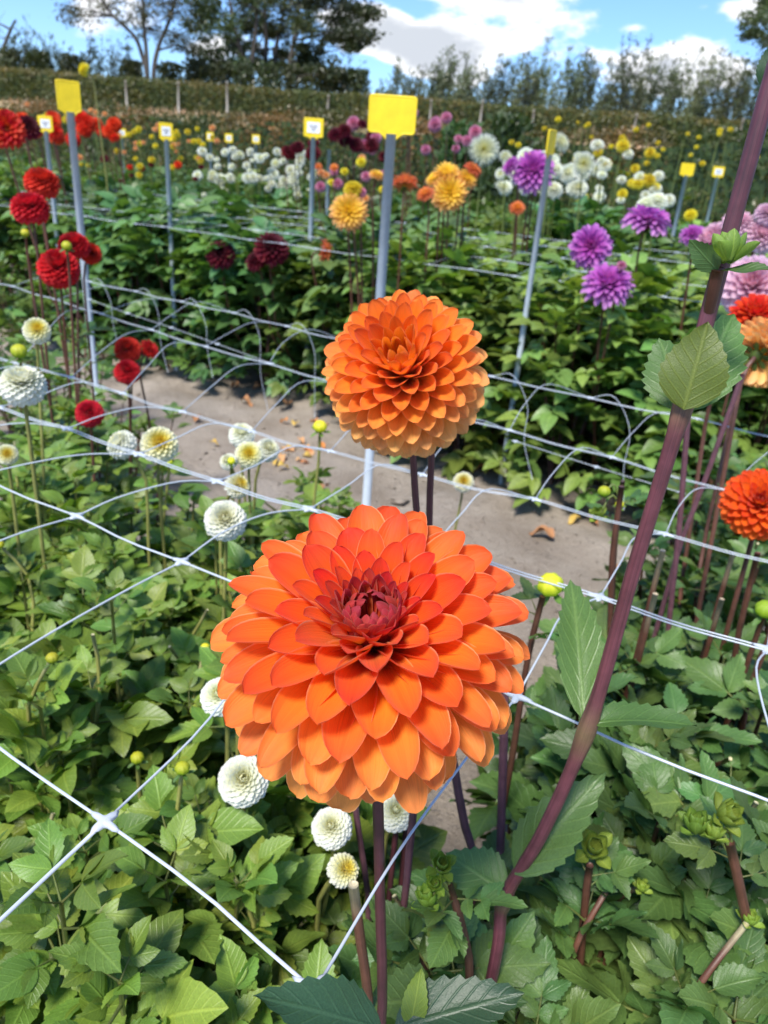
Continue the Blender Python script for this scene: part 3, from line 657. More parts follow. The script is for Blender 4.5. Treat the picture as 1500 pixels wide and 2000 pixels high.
def sapling(px, top, foot, depth, label, group, seed, base=(.105, .135, .062), nsh=12):
    rs = np.random.default_rng(seed); f0 = P(px, foot, depth); g = float(ground_z(f0[0], f0[1])); o = np.array([f0[0], f0[1], g]); H = float(P(px, top, depth)[2] - g)
    t = thing('willow_sapling', o, label, 'tree', group); tb, cb = MB(), MB(); lean = rs.uniform(.05, .16)
    main = limb(tb, [(0, 0, -.1), (lean * H * .3, 0, H * .5), (lean * H, rs.normal(0, .1), H)], .035, .008, 8, 5); pos = []
    for s in range(nsh):
        z = H * rs.uniform(.08, .7); q = np.array([np.interp(z, main[:, 2], main[:, c]) for c in range(3)]); a = rs.uniform(0, 6.28); L = H * rs.uniform(.25, .55)
        e = q + np.array([math.cos(a) * L * .32 + lean * L, math.sin(a) * L * .32, L * .92]); b = limb(tb, [q, lerp(q, e, .5) + rs.normal(0, .04, 3), e], .016, .005, 5, 4)
        pos.append(b[rs.integers(0, 5, 60)] + rs.normal(0, .08, (60, 3)))
    low = rs.normal(0, 1, (190, 3)) * np.array([.34, .25, H * .16]) + np.array([0, 0, H * .30]); pos.append(low)
    mi = main[rs.integers(2, 8, 40)] + rs.normal(0, .07, (40, 3)); pos.append(mi); pos = np.concatenate(pos)
    cb.add(*cards(len(pos), pos, .10, rs, np.array(base) * rs.uniform(.8, 1.2), .3, .7, elong=1.9)); obj('trunk', tb.mesh('trunk', M_BARK), t); obj('crown', cb.mesh('crown', M_FAR, False), t, kind='stuff')
WL, WG = 'slender grey green willow sapling in the windblown row behind the upper hedge', 'willow saplings in a row'
x = 735; i = 0
while x < 1500:
    top = 118 + rs.uniform(-16, 26) - 12 * math.exp(-((x - 1040) / 60) ** 2) - 14 * math.exp(-((x - 1215) / 40) ** 2) + max(0, x - 1300) * .12 + 30 * math.exp(-((x - 735) / 60) ** 2) 
    sapling(x, top + 14, 200 + (x - 740) * .055, 34 + rs.uniform(-1.5, 2.5), WL, WG, 100 + i); x += rs.uniform(11, 20); i += 1
for j, (x, top, ft) in enumerate([(45, 45, 140), (60, 75, 140), (95, 80, 140), (165, 80, 145), (190, 72, 145), (215, 88, 145), (240, 100, 145), (120, 95, 140), (18, 85, 140), (640, 118, 165), (665, 122, 168), (690, 125, 170), (380, 110, 150)]):
    sapling(x, top, ft, 36, 'slender leafy sapling sticking up behind the hedge near the dark trees', 'saplings near the dark trees', 200 + j, (.045, .065, .030), 8)

# ================================================================== sign posts
def plate_outline(w, h, neck_w, neck_h, r):
    pts = []
    def arc(cx, cy, a0, a1, rr=r):
        for a in np.linspace(a0, a1, 5): pts.append((cx + rr * math.cos(a), cy + rr * math.sin(a)))
    hp = math.pi / 2; b = neck_h
    arc(w / 2 - r, b + h - r, 0, hp); arc(-w / 2 + r, b + h - r, hp, 2 * hp); arc(-w / 2 + r, b + r, 2 * hp, 3 * hp)
    pts += [(-neck_w * 1.15, b), (-neck_w * .75, b * .55), (-neck_w * .5, 0), (neck_w * .5, 0), (neck_w * .75, b * .55), (neck_w * 1.15, b)]
    arc(w / 2 - r, b + r, 3 * hp, 4 * hp); return np.array(pts)
def sign_post(px, py, depth, label, w=None, h=None, yaw=0.0, paper=False, d=.028, group=None, tilt=0.0):
    """px, py: where the post meets the neck of the plate"""
    top = P(px, py, depth); t = thing('sign_post', (top[0], top[1], 0), label, 'sign', group); H = top[2]
    mb = MB(); mb.add(*tube([(0, 0, -.05), (0, 0, H * .5), (0, 0, H)], d / 2, 14, (1, 1, 1))); obj('post', mb.mesh('post', M_POST), t)
    if w is None:
        return t
    nh = h * .17; ol = plate_outline(w, h, d, nh, w * .06); th = .004; n = len(ol); c = np.array([0, h * .55])
    V = np.vstack([np.c_[ol[:, 0], np.full(n, -th / 2), ol[:, 1]], np.c_[ol[:, 0], np.full(n, th / 2), ol[:, 1]], [[c[0], -th / 2, c[1]], [c[0], th / 2, c[1]]]])
    F = []
    for i in range(n):
        j = (i + 1) % n; F += [(i, j, 2 * n, 2 * n), (n + j, n + i, 2 * n + 1, 2 * n + 1), (i, n + i, n + j, j)]
    Rm = rot('Z', yaw) @ rot('X', tilt); M = mat4(Rm, (0, 0, H - .012))
    mb = MB(); mb.add(V, F, (1, 1, 1)); p = obj('plate', mb.mesh('plate', M_SIGN, False), t, M)
    mb = MB(); mb.add(*tube([(x, 0, z) for x, z in np.vstack([ol[:n], ol[:1]])], .0032, 6, (1, 1, 1), False)); obj('rim', mb.mesh('rim', M_SIGN), p)
    if paper:
        mb = MB(); a, b0, b1 = w * .34, nh + h * .2, nh + h * .8; mb.add([(-a, -th / 2 - .0015, b0), (a, -th / 2 - .0015, b0), (a, -th / 2 - .0015, b1), (-a, -th / 2 - .0015, b1)], [(0, 1, 2, 3)], (1, 1, 1))
        obj('paper_label', mb.mesh('paper_label', M_PAPER, False), p)
        mb = MB()
        for k, (x0, x1) in enumerate([(-.7, .65), (-.45, .5), (-.3, .3)]):
            z = b1 - (b1 - b0) * (.34 + .2 * k); y = -th / 2 - .0025; hh = (b1 - b0) * .035
            mb.add([(a * x0, y, z - hh), (a * x1, y, z - hh), (a * x1, y, z + hh), (a * x0, y, z + hh)], [(0, 1, 2, 3)], (1, 1, 1))
        obj('print', mb.mesh('print', M_INK, False), p)
    return t
sign_post(764, 262, 1.97, 'plain yellow sign on a grey post right behind the orange dahlias', .122, .086, -.06)
sign_post(137, 219, 2.75, 'plain yellow sign on a grey post beside the red ball dahlias', .078, .096, .55)
sign_post(90, 256, 4.3, 'small yellow sign with white paper among scarlet dahlias', .075, .075, .25, True, .026)
sign_post(325, 272, 3.98, 'yellow sign with white paper on a tall post at the sandy path edge', .066, .075, .35, True, .025)
sign_post(612, 268, 3.9, 'yellow sign with white paper beside the dark red dahlias', .098, .085, .05, True, .026)
sign_post(643, 292, 4.9, 'bare grey post without a sign near dark red dahlias', d=.026)
sign_post(1073, 302, 2.72, 'yellow sign seen nearly edge on beside the purple dahlia', .065, .078, 1.0, False, .022)
sign_post(1340, 342, 5.0, 'small yellow sign without paper behind the lilac dahlias', .09, .07, .1, False, .026)
sign_post(1401, 345, 5.9, 'small yellow sign with white paper in front of the lower hedge end', .09, .07, .1, True, .026)
for px, py in ((411, 275), (447, 278), (500, 280), (239, 268)):
    sign_post(px, py, 8.6, 'tiny distant sign with white paper in front of the lower hedge', .085, .085, .1, True, .026, 'tiny distant signs')

# ================================================================== support netting
ZN = .80
LINES = [{4: (205, 1605), 5: (615, 1935), 6: (1440, 2500)},
         {2: (150, 1008), 3: (355, 1097), 4: (605, 1197), 5: (1010, 1360), 6: (1570, 1590)},
         {0: (132, 837), 1: (272, 887), 2: (425, 940), 3: (605, 994), 4: (850, 1062), 5: (1172, 1166)},
         {-2: (140, 737), -1: (240, 768), 0: (357, 804), 1: (492, 842), 2: (645, 881), 3: (825, 927), 4: (1045, 975), 5: (1300, 1043)},
         {-5: (25, 559), -4: (110, 585), -3: (199, 613), -2: (296, 644), -1: (402, 677), 0: (525, 710), 1: (665, 750), 2: (825, 795), 3: (995, 840), 4: (1195, 893), 5: (1420, 958)},
         {-5: (175, 550), -4: (265, 569), -3: (355, 589), -2: (457, 611), -1: (560, 637), 0: (672, 665), 1: (808, 700), 2: (960, 735), 3: (1152, 777), 4: (1362, 818)}]
nodes = {}
for j, ln in enumerate(LINES):
    ii = sorted(ln); W = np.array([PZ(*ln[i], ZN) for i in ii]); u = W @ DU; v = W @ DV
    su = np.polyfit(ii, u, 1)[0]; svv = np.polyfit(ii, v, 1)[0] if len(ii) > 2 else 0.0
    su = su if len(ii) > 2 else .2
    for i in range(-9, 9):
        if i in ln: nodes[i, j] = PZ(*ln[i], ZN)
        else:
            q = min(ii, key=lambda a: abs(a - i)); b = PZ(*ln[q], ZN); nodes[i, j] = b + DU * su * (i - q) + DV * np.clip(svv, -.02, .02) * (i - q)
def knot_mesh():
    k = 24; a = np.linspace(0, 2 * math.pi, k, endpoint=False); r = .36 + .64 * np.abs(np.cos(2 * a)) ** 4
    V = [(0, 0, .22)]; 
    for f, z in ((.45, .2), (.8, .12), (1, 0), (.8, -.12), (.45, -.2)): V += [(math.cos(x) * q * f, math.sin(x) * q * f, z * (1 if q > .6 else 1.2)) for x, q in zip(a, r)]
    V.append((0, 0, -.22)); F = []
    for i in range(k): F.append((0, 1 + i, 1 + (i + 1) % k, 1 + (i + 1) % k)); F.append((len(V) - 1, 1 + 4 * k + (i + 1) % k, 1 + 4 * k + i, 1 + 4 * k + i))
    for l in range(4):
        for i in range(k): F.append((1 + l * k + i, 1 + (l + 1) * k + i, 1 + (l + 1) * k + (i + 1) % k, 1 + l * k + (i + 1) % k))
    mb = MB(); mb.add(np.array(V), F, (1, 1, 1)); return mb.mesh('knot', M_NET)
KNOT = knot_mesh(); RK = np.stack([DU, DV, [0, 0, 1.0]], 1)
def strand(net, o, pts, r, n=24, name='strand'):
    mb = MB(); mb.add(*tube(catmull([p - o for p in pts], n), r, 6, (1, 1, 1))); obj(name, mb.mesh(name, M_NET), net)
rs = np.random.default_rng(9)
o0 = nodes[4, 1].copy(); o0[2] = 0
net = thing('support_net', o0, 'white plastic plant support net with wide square mesh over the foreground bed', 'net')
for j in range(6):
    I = range(-5, 9) if j == 5 else range(-9, 9)
    pts = []
    for i in I:
        pts.append(nodes[i, j])
        if i < 8: pts.append((nodes[i, j] + nodes[i + 1, j]) / 2 + np.array([0, 0, -.003]) + DV * rs.normal(0, .002))
    off = DV * .003
    rj = .0009 if j == 2 else .00065
    if j < 2: strand(net, o0, pts, .0012, 80)
    else:
        strand(net, o0, [p + off for p in pts], rj, 120); strand(net, o0, [p - off for p in pts], rj, 120)
    for i in I: obj('knot', KNOT, net, mat4(RK @ rot('Z', rs.uniform(-.15, .15)), nodes[i, j] - o0, np.array([.017, .013, .014]) * (.7 if j > 2 else .9)))
for i in range(-9, 9):
    for j in range(5):
        a, b = nodes[i, j], nodes[i, j + 1]
        if np.linalg.norm(a - b) > .6 or (j == 4 and i < -5): continue
        bow = (.004, .012, .02, .026, .03)[j] * rs.uniform(.6, 1.3)
        m1 = lerp(a, b, .35) + rs.normal(0, .003, 3) + np.array([0, 0, bow * .5]) - DU * bow * .9; m2 = lerp(a, b, .7) + rs.normal(0, .003, 3) + np.array([0, 0, bow]) - DU * bow * 1.2
        strand(net, o0, [a, m1, m2, b], (.0010, .0010, .0009, .0008, .0007)[j], 14)
    a = nodes[i, 0]; strand(net, o0, [a, a - DV * .13 + np.array([0, 0, -.01]) + DU * .004, a - DV * .27 + np.array([0, 0, -.02])], .0014, 10)
# the loose far edge hangs down
FE = {-5: (175, 585), -4: (250, 612), -3: (335, 640), -2: (425, 672), -1: (530, 710), 3: (1007, 862), 4: (1165, 912), 5: (1330, 962)}
vE = float(np.mean([nodes[i, 5] @ DV for i in range(-4, 4)]))
hang = [PV(*FE[i], vE + .01) for i in sorted(FE)]
strand(net, o0, hang[:5], .0007, 40); strand(net, o0, hang[5:], .0008, 30)
for i, p in zip(sorted(FE), hang): obj('knot', KNOT, net, mat4(RK, p - o0, .011))
for i in (-5, -4, -3, -2, -1, 2, 3, 5):
    a = nodes[i, 5]; L = rs.uniform(.16, .28)
    strand(net, o0, [a, a + DU * .05 + np.array([0, 0, .012]), a + DU * .095 + np.array([0, 0, -.05]), a + DU * .10 + np.array([0, 0, -L * .6]), a + DU * rs.uniform(.10, .14) + np.array([0, 0, -L])], .0007, 20)
# net over the bed across the path
o2 = PZ(1005, 538, .86); ob = o2.copy(); ob[2] = 0
net2 = thing('support_net', ob, 'white plastic plant support net lying on the bed across the path', 'net')
for j in range(5):
    pts = [o2 + DU * .2 * i + DV * .3 * j + np.array([0, 0, rs.normal(0, .003) + .02 * j]) for i in range(-20, 9)]
    strand(net2, ob, [p + DV * .005 for p in pts], .0010, 110); strand(net2, ob, [p - DV * .005 for p in pts], .0009, 110)
    for i in range(0, 29): obj('knot', KNOT, net2, mat4(RK, pts[i] - ob, .016))
    for i in range(0, 29, 1):
        if j < 4: strand(net2, ob, [pts[i], pts[i] + DV * .15 + np.array([0, 0, .015]), pts[i] + DV * .3 + np.array([0, 0, .02])], .0008, 6)

# ================================================================== dahlias
TOCAM = lambda p: nrm(CAM - p)
def axis_for(p, tocam=.7, up=.7, side=0.0): return nrm(TOCAM(p) * tocam + np.array([0, 0, up]) + IR * side)
def dahlia(label, group, foot, flowers, C=C_GRN, r=.003, seed=0, leaves=None, buds=(), leafpairs=2, lsize=.11):
    """flowers: (kind, px, py, size px, depth, (tocam, up, side), detail)"""
    rs = np.random.default_rng(seed); foot = np.array([foot[0], foot[1], float(ground_z(foot[0], foot[1]))])
    t = thing('dahlia_plant', foot, label, 'dahlia', group)
    for k, (kn, px, py, sz, dp, ax, det) in enumerate(list(flowers) + list(buds)):
        pos = P(px, py, dp); R = sz * dp / FPX / 2; a = axis_for(pos, *ax); q = pos - foot
        tip = q - a * R * (.30 if kn not in ('bud_y', 'bud_g', 'bud_o') else .75)
        b = np.array([rs.normal(0, .02), rs.normal(0, .02), 0])
        n1 = tip - a * .035 - np.array([0, 0, .03]); mid = lerp(b, n1, .55); mid[:2] = lerp(b[:2], n1[:2], .8) + rs.normal(0, .014, 2)
        so, p = stem(t, [b, mid, n1, tip], r * 1.35, r, np.asarray(C) * rs.uniform(.85, 1.15), 16, 8)
        if leaves is not None:
            for _ in range(leafpairs):
                i = rs.integers(4, 12); az = rs.uniform(0, 6.28)
                for s in (0, math.pi):
                    d = np.array([math.cos(az + s), math.sin(az + s), .35]); place_leaf(so, leaves[rs.integers(len(leaves))], p[i], d, nrm(np.array([-d[0] * .3, -d[1] * .3, 1])), lsize * rs.uniform(.8, 1.2))
        if kn in ('bud_y', 'bud_g', 'bud_o'):
            obj('bud', {'bud_y': BUD_Y, 'bud_g': BUD_G, 'bud_o': BUD_OPEN}[kn], t, mat4(frame(np.cross([.3, 1, .2], a), a), q, R * (1 if kn != 'bud_o' else .8)))
        else: flower(t, kn, q, a, R, seed * 7 + k, det)
    return t

# --- foreground white ball dahlias (one plant per clump of flowers, plus leafy ones)
WG_ = 'white ball dahlias in the foreground bed'
def foot_of(px, py, dp, dx=0, dy=0):
    p = P(px, py, dp); return (p[0] + dx, p[1] + dy)
W = 'pompom_white'; Yk = 'pompom_yellow'
wp = []
def white_plant(label, foot, fl, buds, seed, h, r, nst, size=(.09, .145)):
    t = dahlia(label, None, foot, fl, C_YG, .0027, seed, LEAF_L, buds, 1, .10)
    foliage(t, np.random.default_rng(seed + 500), h, r, nst, LEAF_L, C_YG, size, .28, .06); return t
white_plant('white ball dahlia just below the big orange bloom and net knot', foot_of(470, 1525, .84, -.02), [(W, 475, 1525, 102, .75, (.9, .35, 0), 'merged'), (W, 430, 1362, 78, .82, (.6, .6, -.2), 'merged')], [('bud_y', 268, 1480, 27, .82, (.2, .9, 0), '')], 1, .60, .17, 10)
white_plant('white ball dahlia closest to the wavy net strand beside the big bloom', foot_of(440, 1018, 1.02, -.01), [(W, 440, 1018, 84, 1.02, (.8, .5, 0), 'merged'), (Yk, 462, 950, 52, 1.15, (.3, .5, .6), 'merged')], [], 2, .60, .17, 9)
white_plant('white dahlia with yellow heart touching a net knot beside a fading bloom', foot_of(285, 880, 1.22), [(Yk, 311, 870, 76, 1.22, (.75, .5, .1), 'merged'), (W, 240, 870, 62, 1.2, (.2, .4, -.5), 'merged')], [], 3, .62, .18, 9)
white_plant('plant with a tight bunch of white dahlias over the sandy path', foot_of(490, 885, 1.40), [(W, 472, 852, 54, 1.42, (.3, .9, 0), 'merged'), (Yk, 486, 889, 56, 1.36, (.9, .4, 0), 'merged'), (W, 521, 880, 50, 1.42, (.4, .6, .5), 'merged'), (W, 447, 903, 36, 1.34, (.4, .6, -.4), 'merged')],
            [('bud_y', 452, 900, 16, 1.30, (.6, .5, 0), ''), ('bud_y', 625, 833, 28, 1.45, (.3, .9, 0), '')], 4, .46, .15, 6)
white_plant('white dahlia seen side on upon a brown stalk over the leaves', foot_of(45, 757, 1.05, .01), [(W, 44, 757, 92, 1.05, (.1, 1, 0), 'merged')], [], 5, .55, .18, 8)
white_plant('small yellow and white dahlia with a yellow bud below it', foot_of(75, 650, 1.3), [(Yk, 72, 647, 54, 1.35, (.7, .5, .1), 'merged')], [('bud_y', 37, 686, 32, 1.32, (.3, .9, 0), '')], 6, .5, .17, 7)
white_plant('tiny yellow hearted dahlia over the leafy edge below the white one', foot_of(15, 890, 1.1), [(Yk, 14, 888, 42, 1.1, (.9, .3, 0), 'merged')], [], 7, .58, .18, 8)
white_plant('white dahlias half hidden by leaves under the big orange bloom', foot_of(680, 1640, .92, 0, .05), [(W, 648, 1618, 82, .76, (.7, .6, -.1), 'merged'), (W, 770, 1588, 76, .80, (.6, .6, .2), 'merged'), (Yk, 668, 1700, 66, .74, (.3, .3, .4), 'merged')], [], 8, .44, .10, 4)
white_plant('leafy white dahlia plant with a round yellow bud under the net', foot_of(330, 1768, .78), [], [('bud_y', 330, 1768, 37, .78, (.3, .9, 0), ''), ('bud_o', 335, 1510, 40, .84, (.2, .9, 0), '')], 9, .58, .17, 11)
white_plant('small white dahlia with green heart standing over the sand', foot_of(905, 945, 1.75), [(Yk, 905, 942, 42, 1.75, (.9, .4, 0), 'merged')], [], 10, .18, .07, 3, (.06, .09))
LWL = ['leafy dahlia plant diagonally before the wide net knot, away from the yellow bud', 'leafy dahlia plant growing just before the round yellow bud', 'leafy dahlia plant between the round yellow bud and the bare sand', 'leafy dahlia plant under the strand that leaves the widest white knot', 'leafy dahlia plant filling the mesh square behind the widest white knot',
       'leafy dahlia plant right below the white ball dahlia near the big bloom', 'leafy dahlia plant farthest along the net from the big bloom', 'leafy dahlia plant in front of the knot nearest the big bloom', 'leafy dahlia plant in front of the knot below the yellow hearted dahlia', 'leafy dahlia plant at the foot of the white ball by the wavy strand', 'leafy dahlia plant just below the tiny yellow hearted dahlia',
       'leafy dahlia plant in front of the fading white pair', 'low leafy dahlia plant behind the big bloom beside the white bunch', 'small leafy dahlia plant at the sand edge near the grey post foot', 'leafy dahlia plant between the side on white dahlia and the single red one', 'leafy dahlia plant mostly hidden behind the big orange bloom']
LOL = ['dark leaved plant around the stalk of the green bud cluster', 'dark leaved plant at the foot of the thick leaning stem', 'dark leaved plant in front of the curled young bud shoot', 'dark leaved plant before the reddish stalk with opening buds', 'dark leaved plant around the reddish bud stalk beside the hanging strand', 'dark leaved plant between the curled bud shoot and the opening buds',
       'dark leaved plant behind the broad leaf on the leaning stem', 'dark leaved plant just behind the opening bud cluster', 'dark leaved plant under the net strand beyond the leaning stem', 'dark leaved plant directly beneath the middle of the leaning stem', 'dark leaved plant around the paired brown stalks of the orange dahlia', 'dark leaved plant beside the short cut stalks', 'dark leaved plant below the green bud near the orange dahlia',
       'dark leaved plant under the orange dahlia with reddish heart', 'small dark leaved plant between the leaning stem and the cut stalks', 'sparse plant in the sand gap beside the big bloom', 'dark leaved plant behind the cut stalks under the orange dahlia', 'low plant between the mauve stalks and the cut stalks', 'dark leaved plant under the double net knot by the mauve stalks', 'dark leaved plant beneath the orange dahlia that shows its back']
for k, (px, py, z, n, h, r) in enumerate([(60, 1930, .5, 10, .56, .16), (230, 1960, .5, 9, .56, .16), (430, 1900, .42, 9, .52, .15), (70, 1640, .52, 11, .60, .18), (210, 1420, .52, 11, .61, .18), (520, 1640, .45, 8, .54, .13),
                                          (30, 1330, .52, 10, .60, .19), (330, 1250, .52, 10, .6, .18), (130, 1130, .52, 10, .60, .19), (420, 1150, .5, 9, .58, .17), (20, 1010, .5, 9, .58, .2), (230, 1010, .5, 9, .58, .19), (560, 1040, .42, 7, .45, .15), (650, 960, .38, 6, .36, .13), (90, 900, .5, 8, .55, .2), (540, 1330, .45, 6, .5, .15)]):
    p = PZ(px, py, z); t = thing('dahlia_plant', (p[0], p[1], 0), LWL[k], 'dahlia', 'leafy white dahlias under the net'); foliage(t, np.random.default_rng(900 + k), h * 1.03, r, n + 3, LEAF_L, C_YG, (.09, .15), .28, .06)
    if k % 3 == 0:
        q = P(px + 40, py - 60, depth_of(p) * .98) - p + np.array([0, 0, p[2]])
# --- red ball dahlias at the far edge of the foreground bed
R_ = 'pompom_red'
def red_plant(label, foot, fl, buds=(), seed=0, h=.55, r=.16, n=5, lf=LEAF_M):
    t = dahlia(label, None, foot, fl, C_BROWN, .003, seed, lf, buds, 1, .12); foliage(t, np.random.default_rng(seed + 600), h, r, n, lf, C_BROWN, (.10, .15), .2, .085); return t
red_plant('pair of deep red ball dahlias one above the other beside the grey sign post', foot_of(75, 400, 1.75), [(R_, 82, 361, 70, 1.78, (.15, 1, .1), 'merged'), (R_, 60, 411, 76, 1.72, (.15, 1, -.1), 'merged')], [('bud_y', 49, 455, 17, 1.7, (.2, .9, 0), '')], 20)
red_plant('three red ball dahlias crowding the lower part of the grey sign post', foot_of(125, 520, 1.8), [(R_, 115, 527, 82, 1.75, (.5, .7, 0), 'merged'), (R_, 145, 483, 62, 1.85, (.2, .9, 0), 'merged'), (R_, 176, 496, 44, 1.9, (.4, .6, .5), 'merged')], [('bud_y', 130, 480, 20, 1.65, (.5, .6, 0), '')], 21)
red_plant('small red ball dahlias with a faded one hanging over the sandy path', foot_of(265, 700, 2.0), [(R_, 250, 685, 54, 2.0, (.5, .6, -.1), 'merged'), ('red', 290, 683, 42, 2.05, (.2, .5, .6), 'merged'), (R_, 249, 728, 52, 1.95, (.6, .7, 0), 'merged')], [], 22, .3, .12, 3)
red_plant('single small red dahlia with yellow eye above the white ones', foot_of(175, 808, 1.45), [('pompom_red', 175, 808, 56, 1.45, (.95, .3, 0), 'merged')], [], 23, .35, .14, 4)
LRL = ['bushy plant between the yellow bud and the red trio', 'bushy plant at the foot of the grey post with red trio', 'bushy plant behind the side on white dahlia', 'bushy plant beyond the red trio, away from the post', 'low bushy plant by the single small red dahlia', 'bushy plant beneath the stacked red pair', 'low bushy plant between the single red dahlia and the post']
for k, (px, py, z) in enumerate([(20, 640, .5), (140, 650, .45), (60, 760, .5), (-40, 560, .55), (230, 830, .3), (30, 520, .55), (170, 760, .4)]):
    p = PZ(px, py, z); t = thing('dahlia_plant', (p[0], p[1], 0), LRL[k], 'dahlia', 'bushy dahlias around the sign post'); foliage(t, np.random.default_rng(1000 + k), .58 - (.2 if k in (4, 6) else 0), .2, 6, LEAF_M, C_BROWN, (.11, .16), .2, .085)

# --- the orange dahlias
t = thing('dahlia_plant', (*PY(748, 1990, P(738, 1560, .455)[1])[:2], 0), 'dahlia plant bearing the huge orange bloom with crimson centre', 'dahlia'); ft = np.array(t.location)
pm = P(727, 1256, .405); am = nrm(TOCAM(pm) + .86 * IU - .03 * IR); Rm_ = .0868
flower(t, 'main', pm - ft, am, Rm_, 3, 'petals')
st_, _ = stem(t, [(0.0, 0.0, 0), PY(746, 1985, P(738, 1560, .455)[1]) - ft, PY(742, 1750, P(738, 1560, .455)[1]) - ft, P(738, 1560, .455) - ft, pm - am * .02 - ft], .0042, .0035, C_PURP, 26, 10, nodes=(.4,))
for pth, r0, cc_, tipc in [([(720, 1965, .56), (706, 1850, .56), (690, 1728, .56)], .0055, C_BROWN * 1.2, (.5, .42, .25)), ([(757, 1975, .60), (790, 1760, .62), (810, 1550, .64), (815, 1440, .66)], .0050, C_MAUVE, None), ([(930, 1700, .70), (905, 1600, .70), (884, 1480, .70), (870, 1400, .70)], .0058, C_MAUVE, None),
                           ([(974, 1760, .68), (980, 1560, .68), (985, 1380, .70), (982, 1300, .72)], .0060, C_MAUVE * 1.1, None), ([(720, 1760, .72), (700, 1620, .74), (690, 1540, .76)], .0045, C_MAUVE, None)]:
    pts = upright(pth, ft); stem(t, pts, r0 * .85, r0 * .75, cc_, 18, 9, tipc)
# second bloom
t2 = thing('dahlia_plant', (*PY(824, 1180, .602)[:2], 0), 'dahlia plant with pale edged orange ball bloom on two dark stalks', 'dahlia'); f2 = np.array(t2.location)
p2 = P(792, 735, .58); a2 = nrm(TOCAM(p2) + .52 * IU - .16 * IR); flower(t2, 'second', p2 - f2, a2, .0655, 4, 'petals')
y2 = float((p2 - a2 * .03)[1]); stem(t2, [(0, 0, 0), PY(822, 1150, y2) - f2, PY(812, 980, y2) - f2, PY(806, 880, y2) - f2, p2 - a2 * .02 - f2], .0036, .0030, C_PURP * 1.1, 22, 9)
stem(t2, [(.02, .01, 0), PY(835, 1150, y2 + .02) - f2, PY(839, 980, y2 + .02) - f2, PY(843, 880, y2 + .02) - f2, PY(842, 820, y2 + .02) - f2], .0036, .0030, C_PURP * 1.1, 22, 9)
# third plant: the thick leaning stem
t3 = thing('dahlia_plant', (*foot_of(970, 1860, .66), 0), 'dahlia plant with one thick purple stem leaning across towards green bud', 'dahlia'); f3 = np.array(t3.location)
path = [(970, 1860, .66), (985, 1755, .64), (1060, 1625, .60), (1150, 1415, .56), (1240, 1105, .52), (1335, 790, .48), (1405, 530, .455), (1490, 215, .425), (1545, 20, .41), (1590, -160, .40)]
s3, _ = stem(t3, [(0, 0, 0)] + [P(*q) - f3 for q in path], 0.0058, .0048, C_PURP * 1.3, 110, 12, nodes=[P(*q) - f3 for q in ((985, 1755, .64), (1150, 1415, .56), (1338, 785, .48))])
s3b, _ = stem(t3, [P(1366, 700, .472) - f3, P(1380, 630, .466) - f3, P(1391, 580, .452) - f3, P(1402, 525, .44) - f3], .0034, .0040, C_BROWN * .8, 10, 9)
pb = P(1422, 488, .436); obj('bud', BUD_OPEN, t3, mat4(frame(IR, nrm(IU + .35 * IR)), pb - f3, .0120))
def px_leaf(parent, f0, base, tip, wpx, me, facing=None, wide=None, name='leaf'):
    a, b = P(*base), P(*tip); L = np.linalg.norm(b - a); up = nrm((TOCAM(a) if facing is None else facing)); wm = wpx * base[2] / FPX
    R = frame(b - a, up); return obj(name, me, parent, mat4(R, a - f0, np.array([L, wm / me_w[me.name], L])))
me_w = {}
def sleaf(seed, base, wid=.6, **k):
    me = single_leaf_mesh(seed, base, wid, **k); co = np.empty(len(me.vertices) * 3); me.vertices.foreach_get('co', co); co = co.reshape(-1, 3); me_w[me.name] = co[:, 1].max() - co[:, 1].min(); return me
SL = [sleaf(300 + i, G_RIGHT, .6, fold=.3, droop=.25 + .1 * i) for i in range(4)]; SLY = sleaf(310, (.085, .16, .022), .7, fold=.12, droop=.1, serr=.07); SLG = sleaf(311, (.06, .13, .03), .5, fold=.2, droop=.15, serr=.1); SLD = [sleaf(312 + i, (.035, .085, .032), .5, fold=.35, droop=.3) for i in range(2)]
UPC = nrm(IU * .5 + TOCAM(P(1100, 1600, .6)) + np.array([0, 0, .4]))
px_leaf(s3, f3, (1335, 800, .470), (1383, 628, .455), 128, SLY)
px_leaf(s3, f3, (1345, 800, .490), (1440, 600, .50), 130, SL[0]); px_leaf(s3, f3, (1330, 800, .495), (1285, 650, .51), 110, SL[1])
px_leaf(s3b, f3, (1400, 528, .44), (1348, 470, .43), 50, SLG); px_leaf(s3b, f3, (1406, 530, .44), (1530, 520, .42), 46, SLG, nrm(IU + TOCAM(pb) * .6))
px_leaf(s3, f3, (1160, 1412, .555), (1362, 1385, .55), 80, SL[2], nrm(IU * 1.0 + TOCAM(pb) * .5)); px_leaf(s3, f3, (1140, 1405, .57), (1125, 1105, .62), 100, SL[3], nrm(TOCAM(pb) + IR * .3))
px_leaf(s3, f3, (1005, 1705, .62), (1172, 1515, .60), 112, SL[1], nrm(TOCAM(pb) - IR * .5)); px_leaf(s3, f3, (990, 1745, .63), (870, 1660, .66), 110, SL[0], UPC)
px_leaf(s3, f3, (1490, 170, .428), (1510, 80, .42), 40, SLD[0])
px_leaf(st_, ft, (748, 2012, .385), (522, 1936, .352), 120, SLD[0], UPC); px_leaf(st_, ft, (770, 2010, .50), (1015, 1930, .49), 120, SLD[1], UPC); px_leaf(st_, ft, (802, 2010, .5), (822, 1893, .5), 52, SLY)
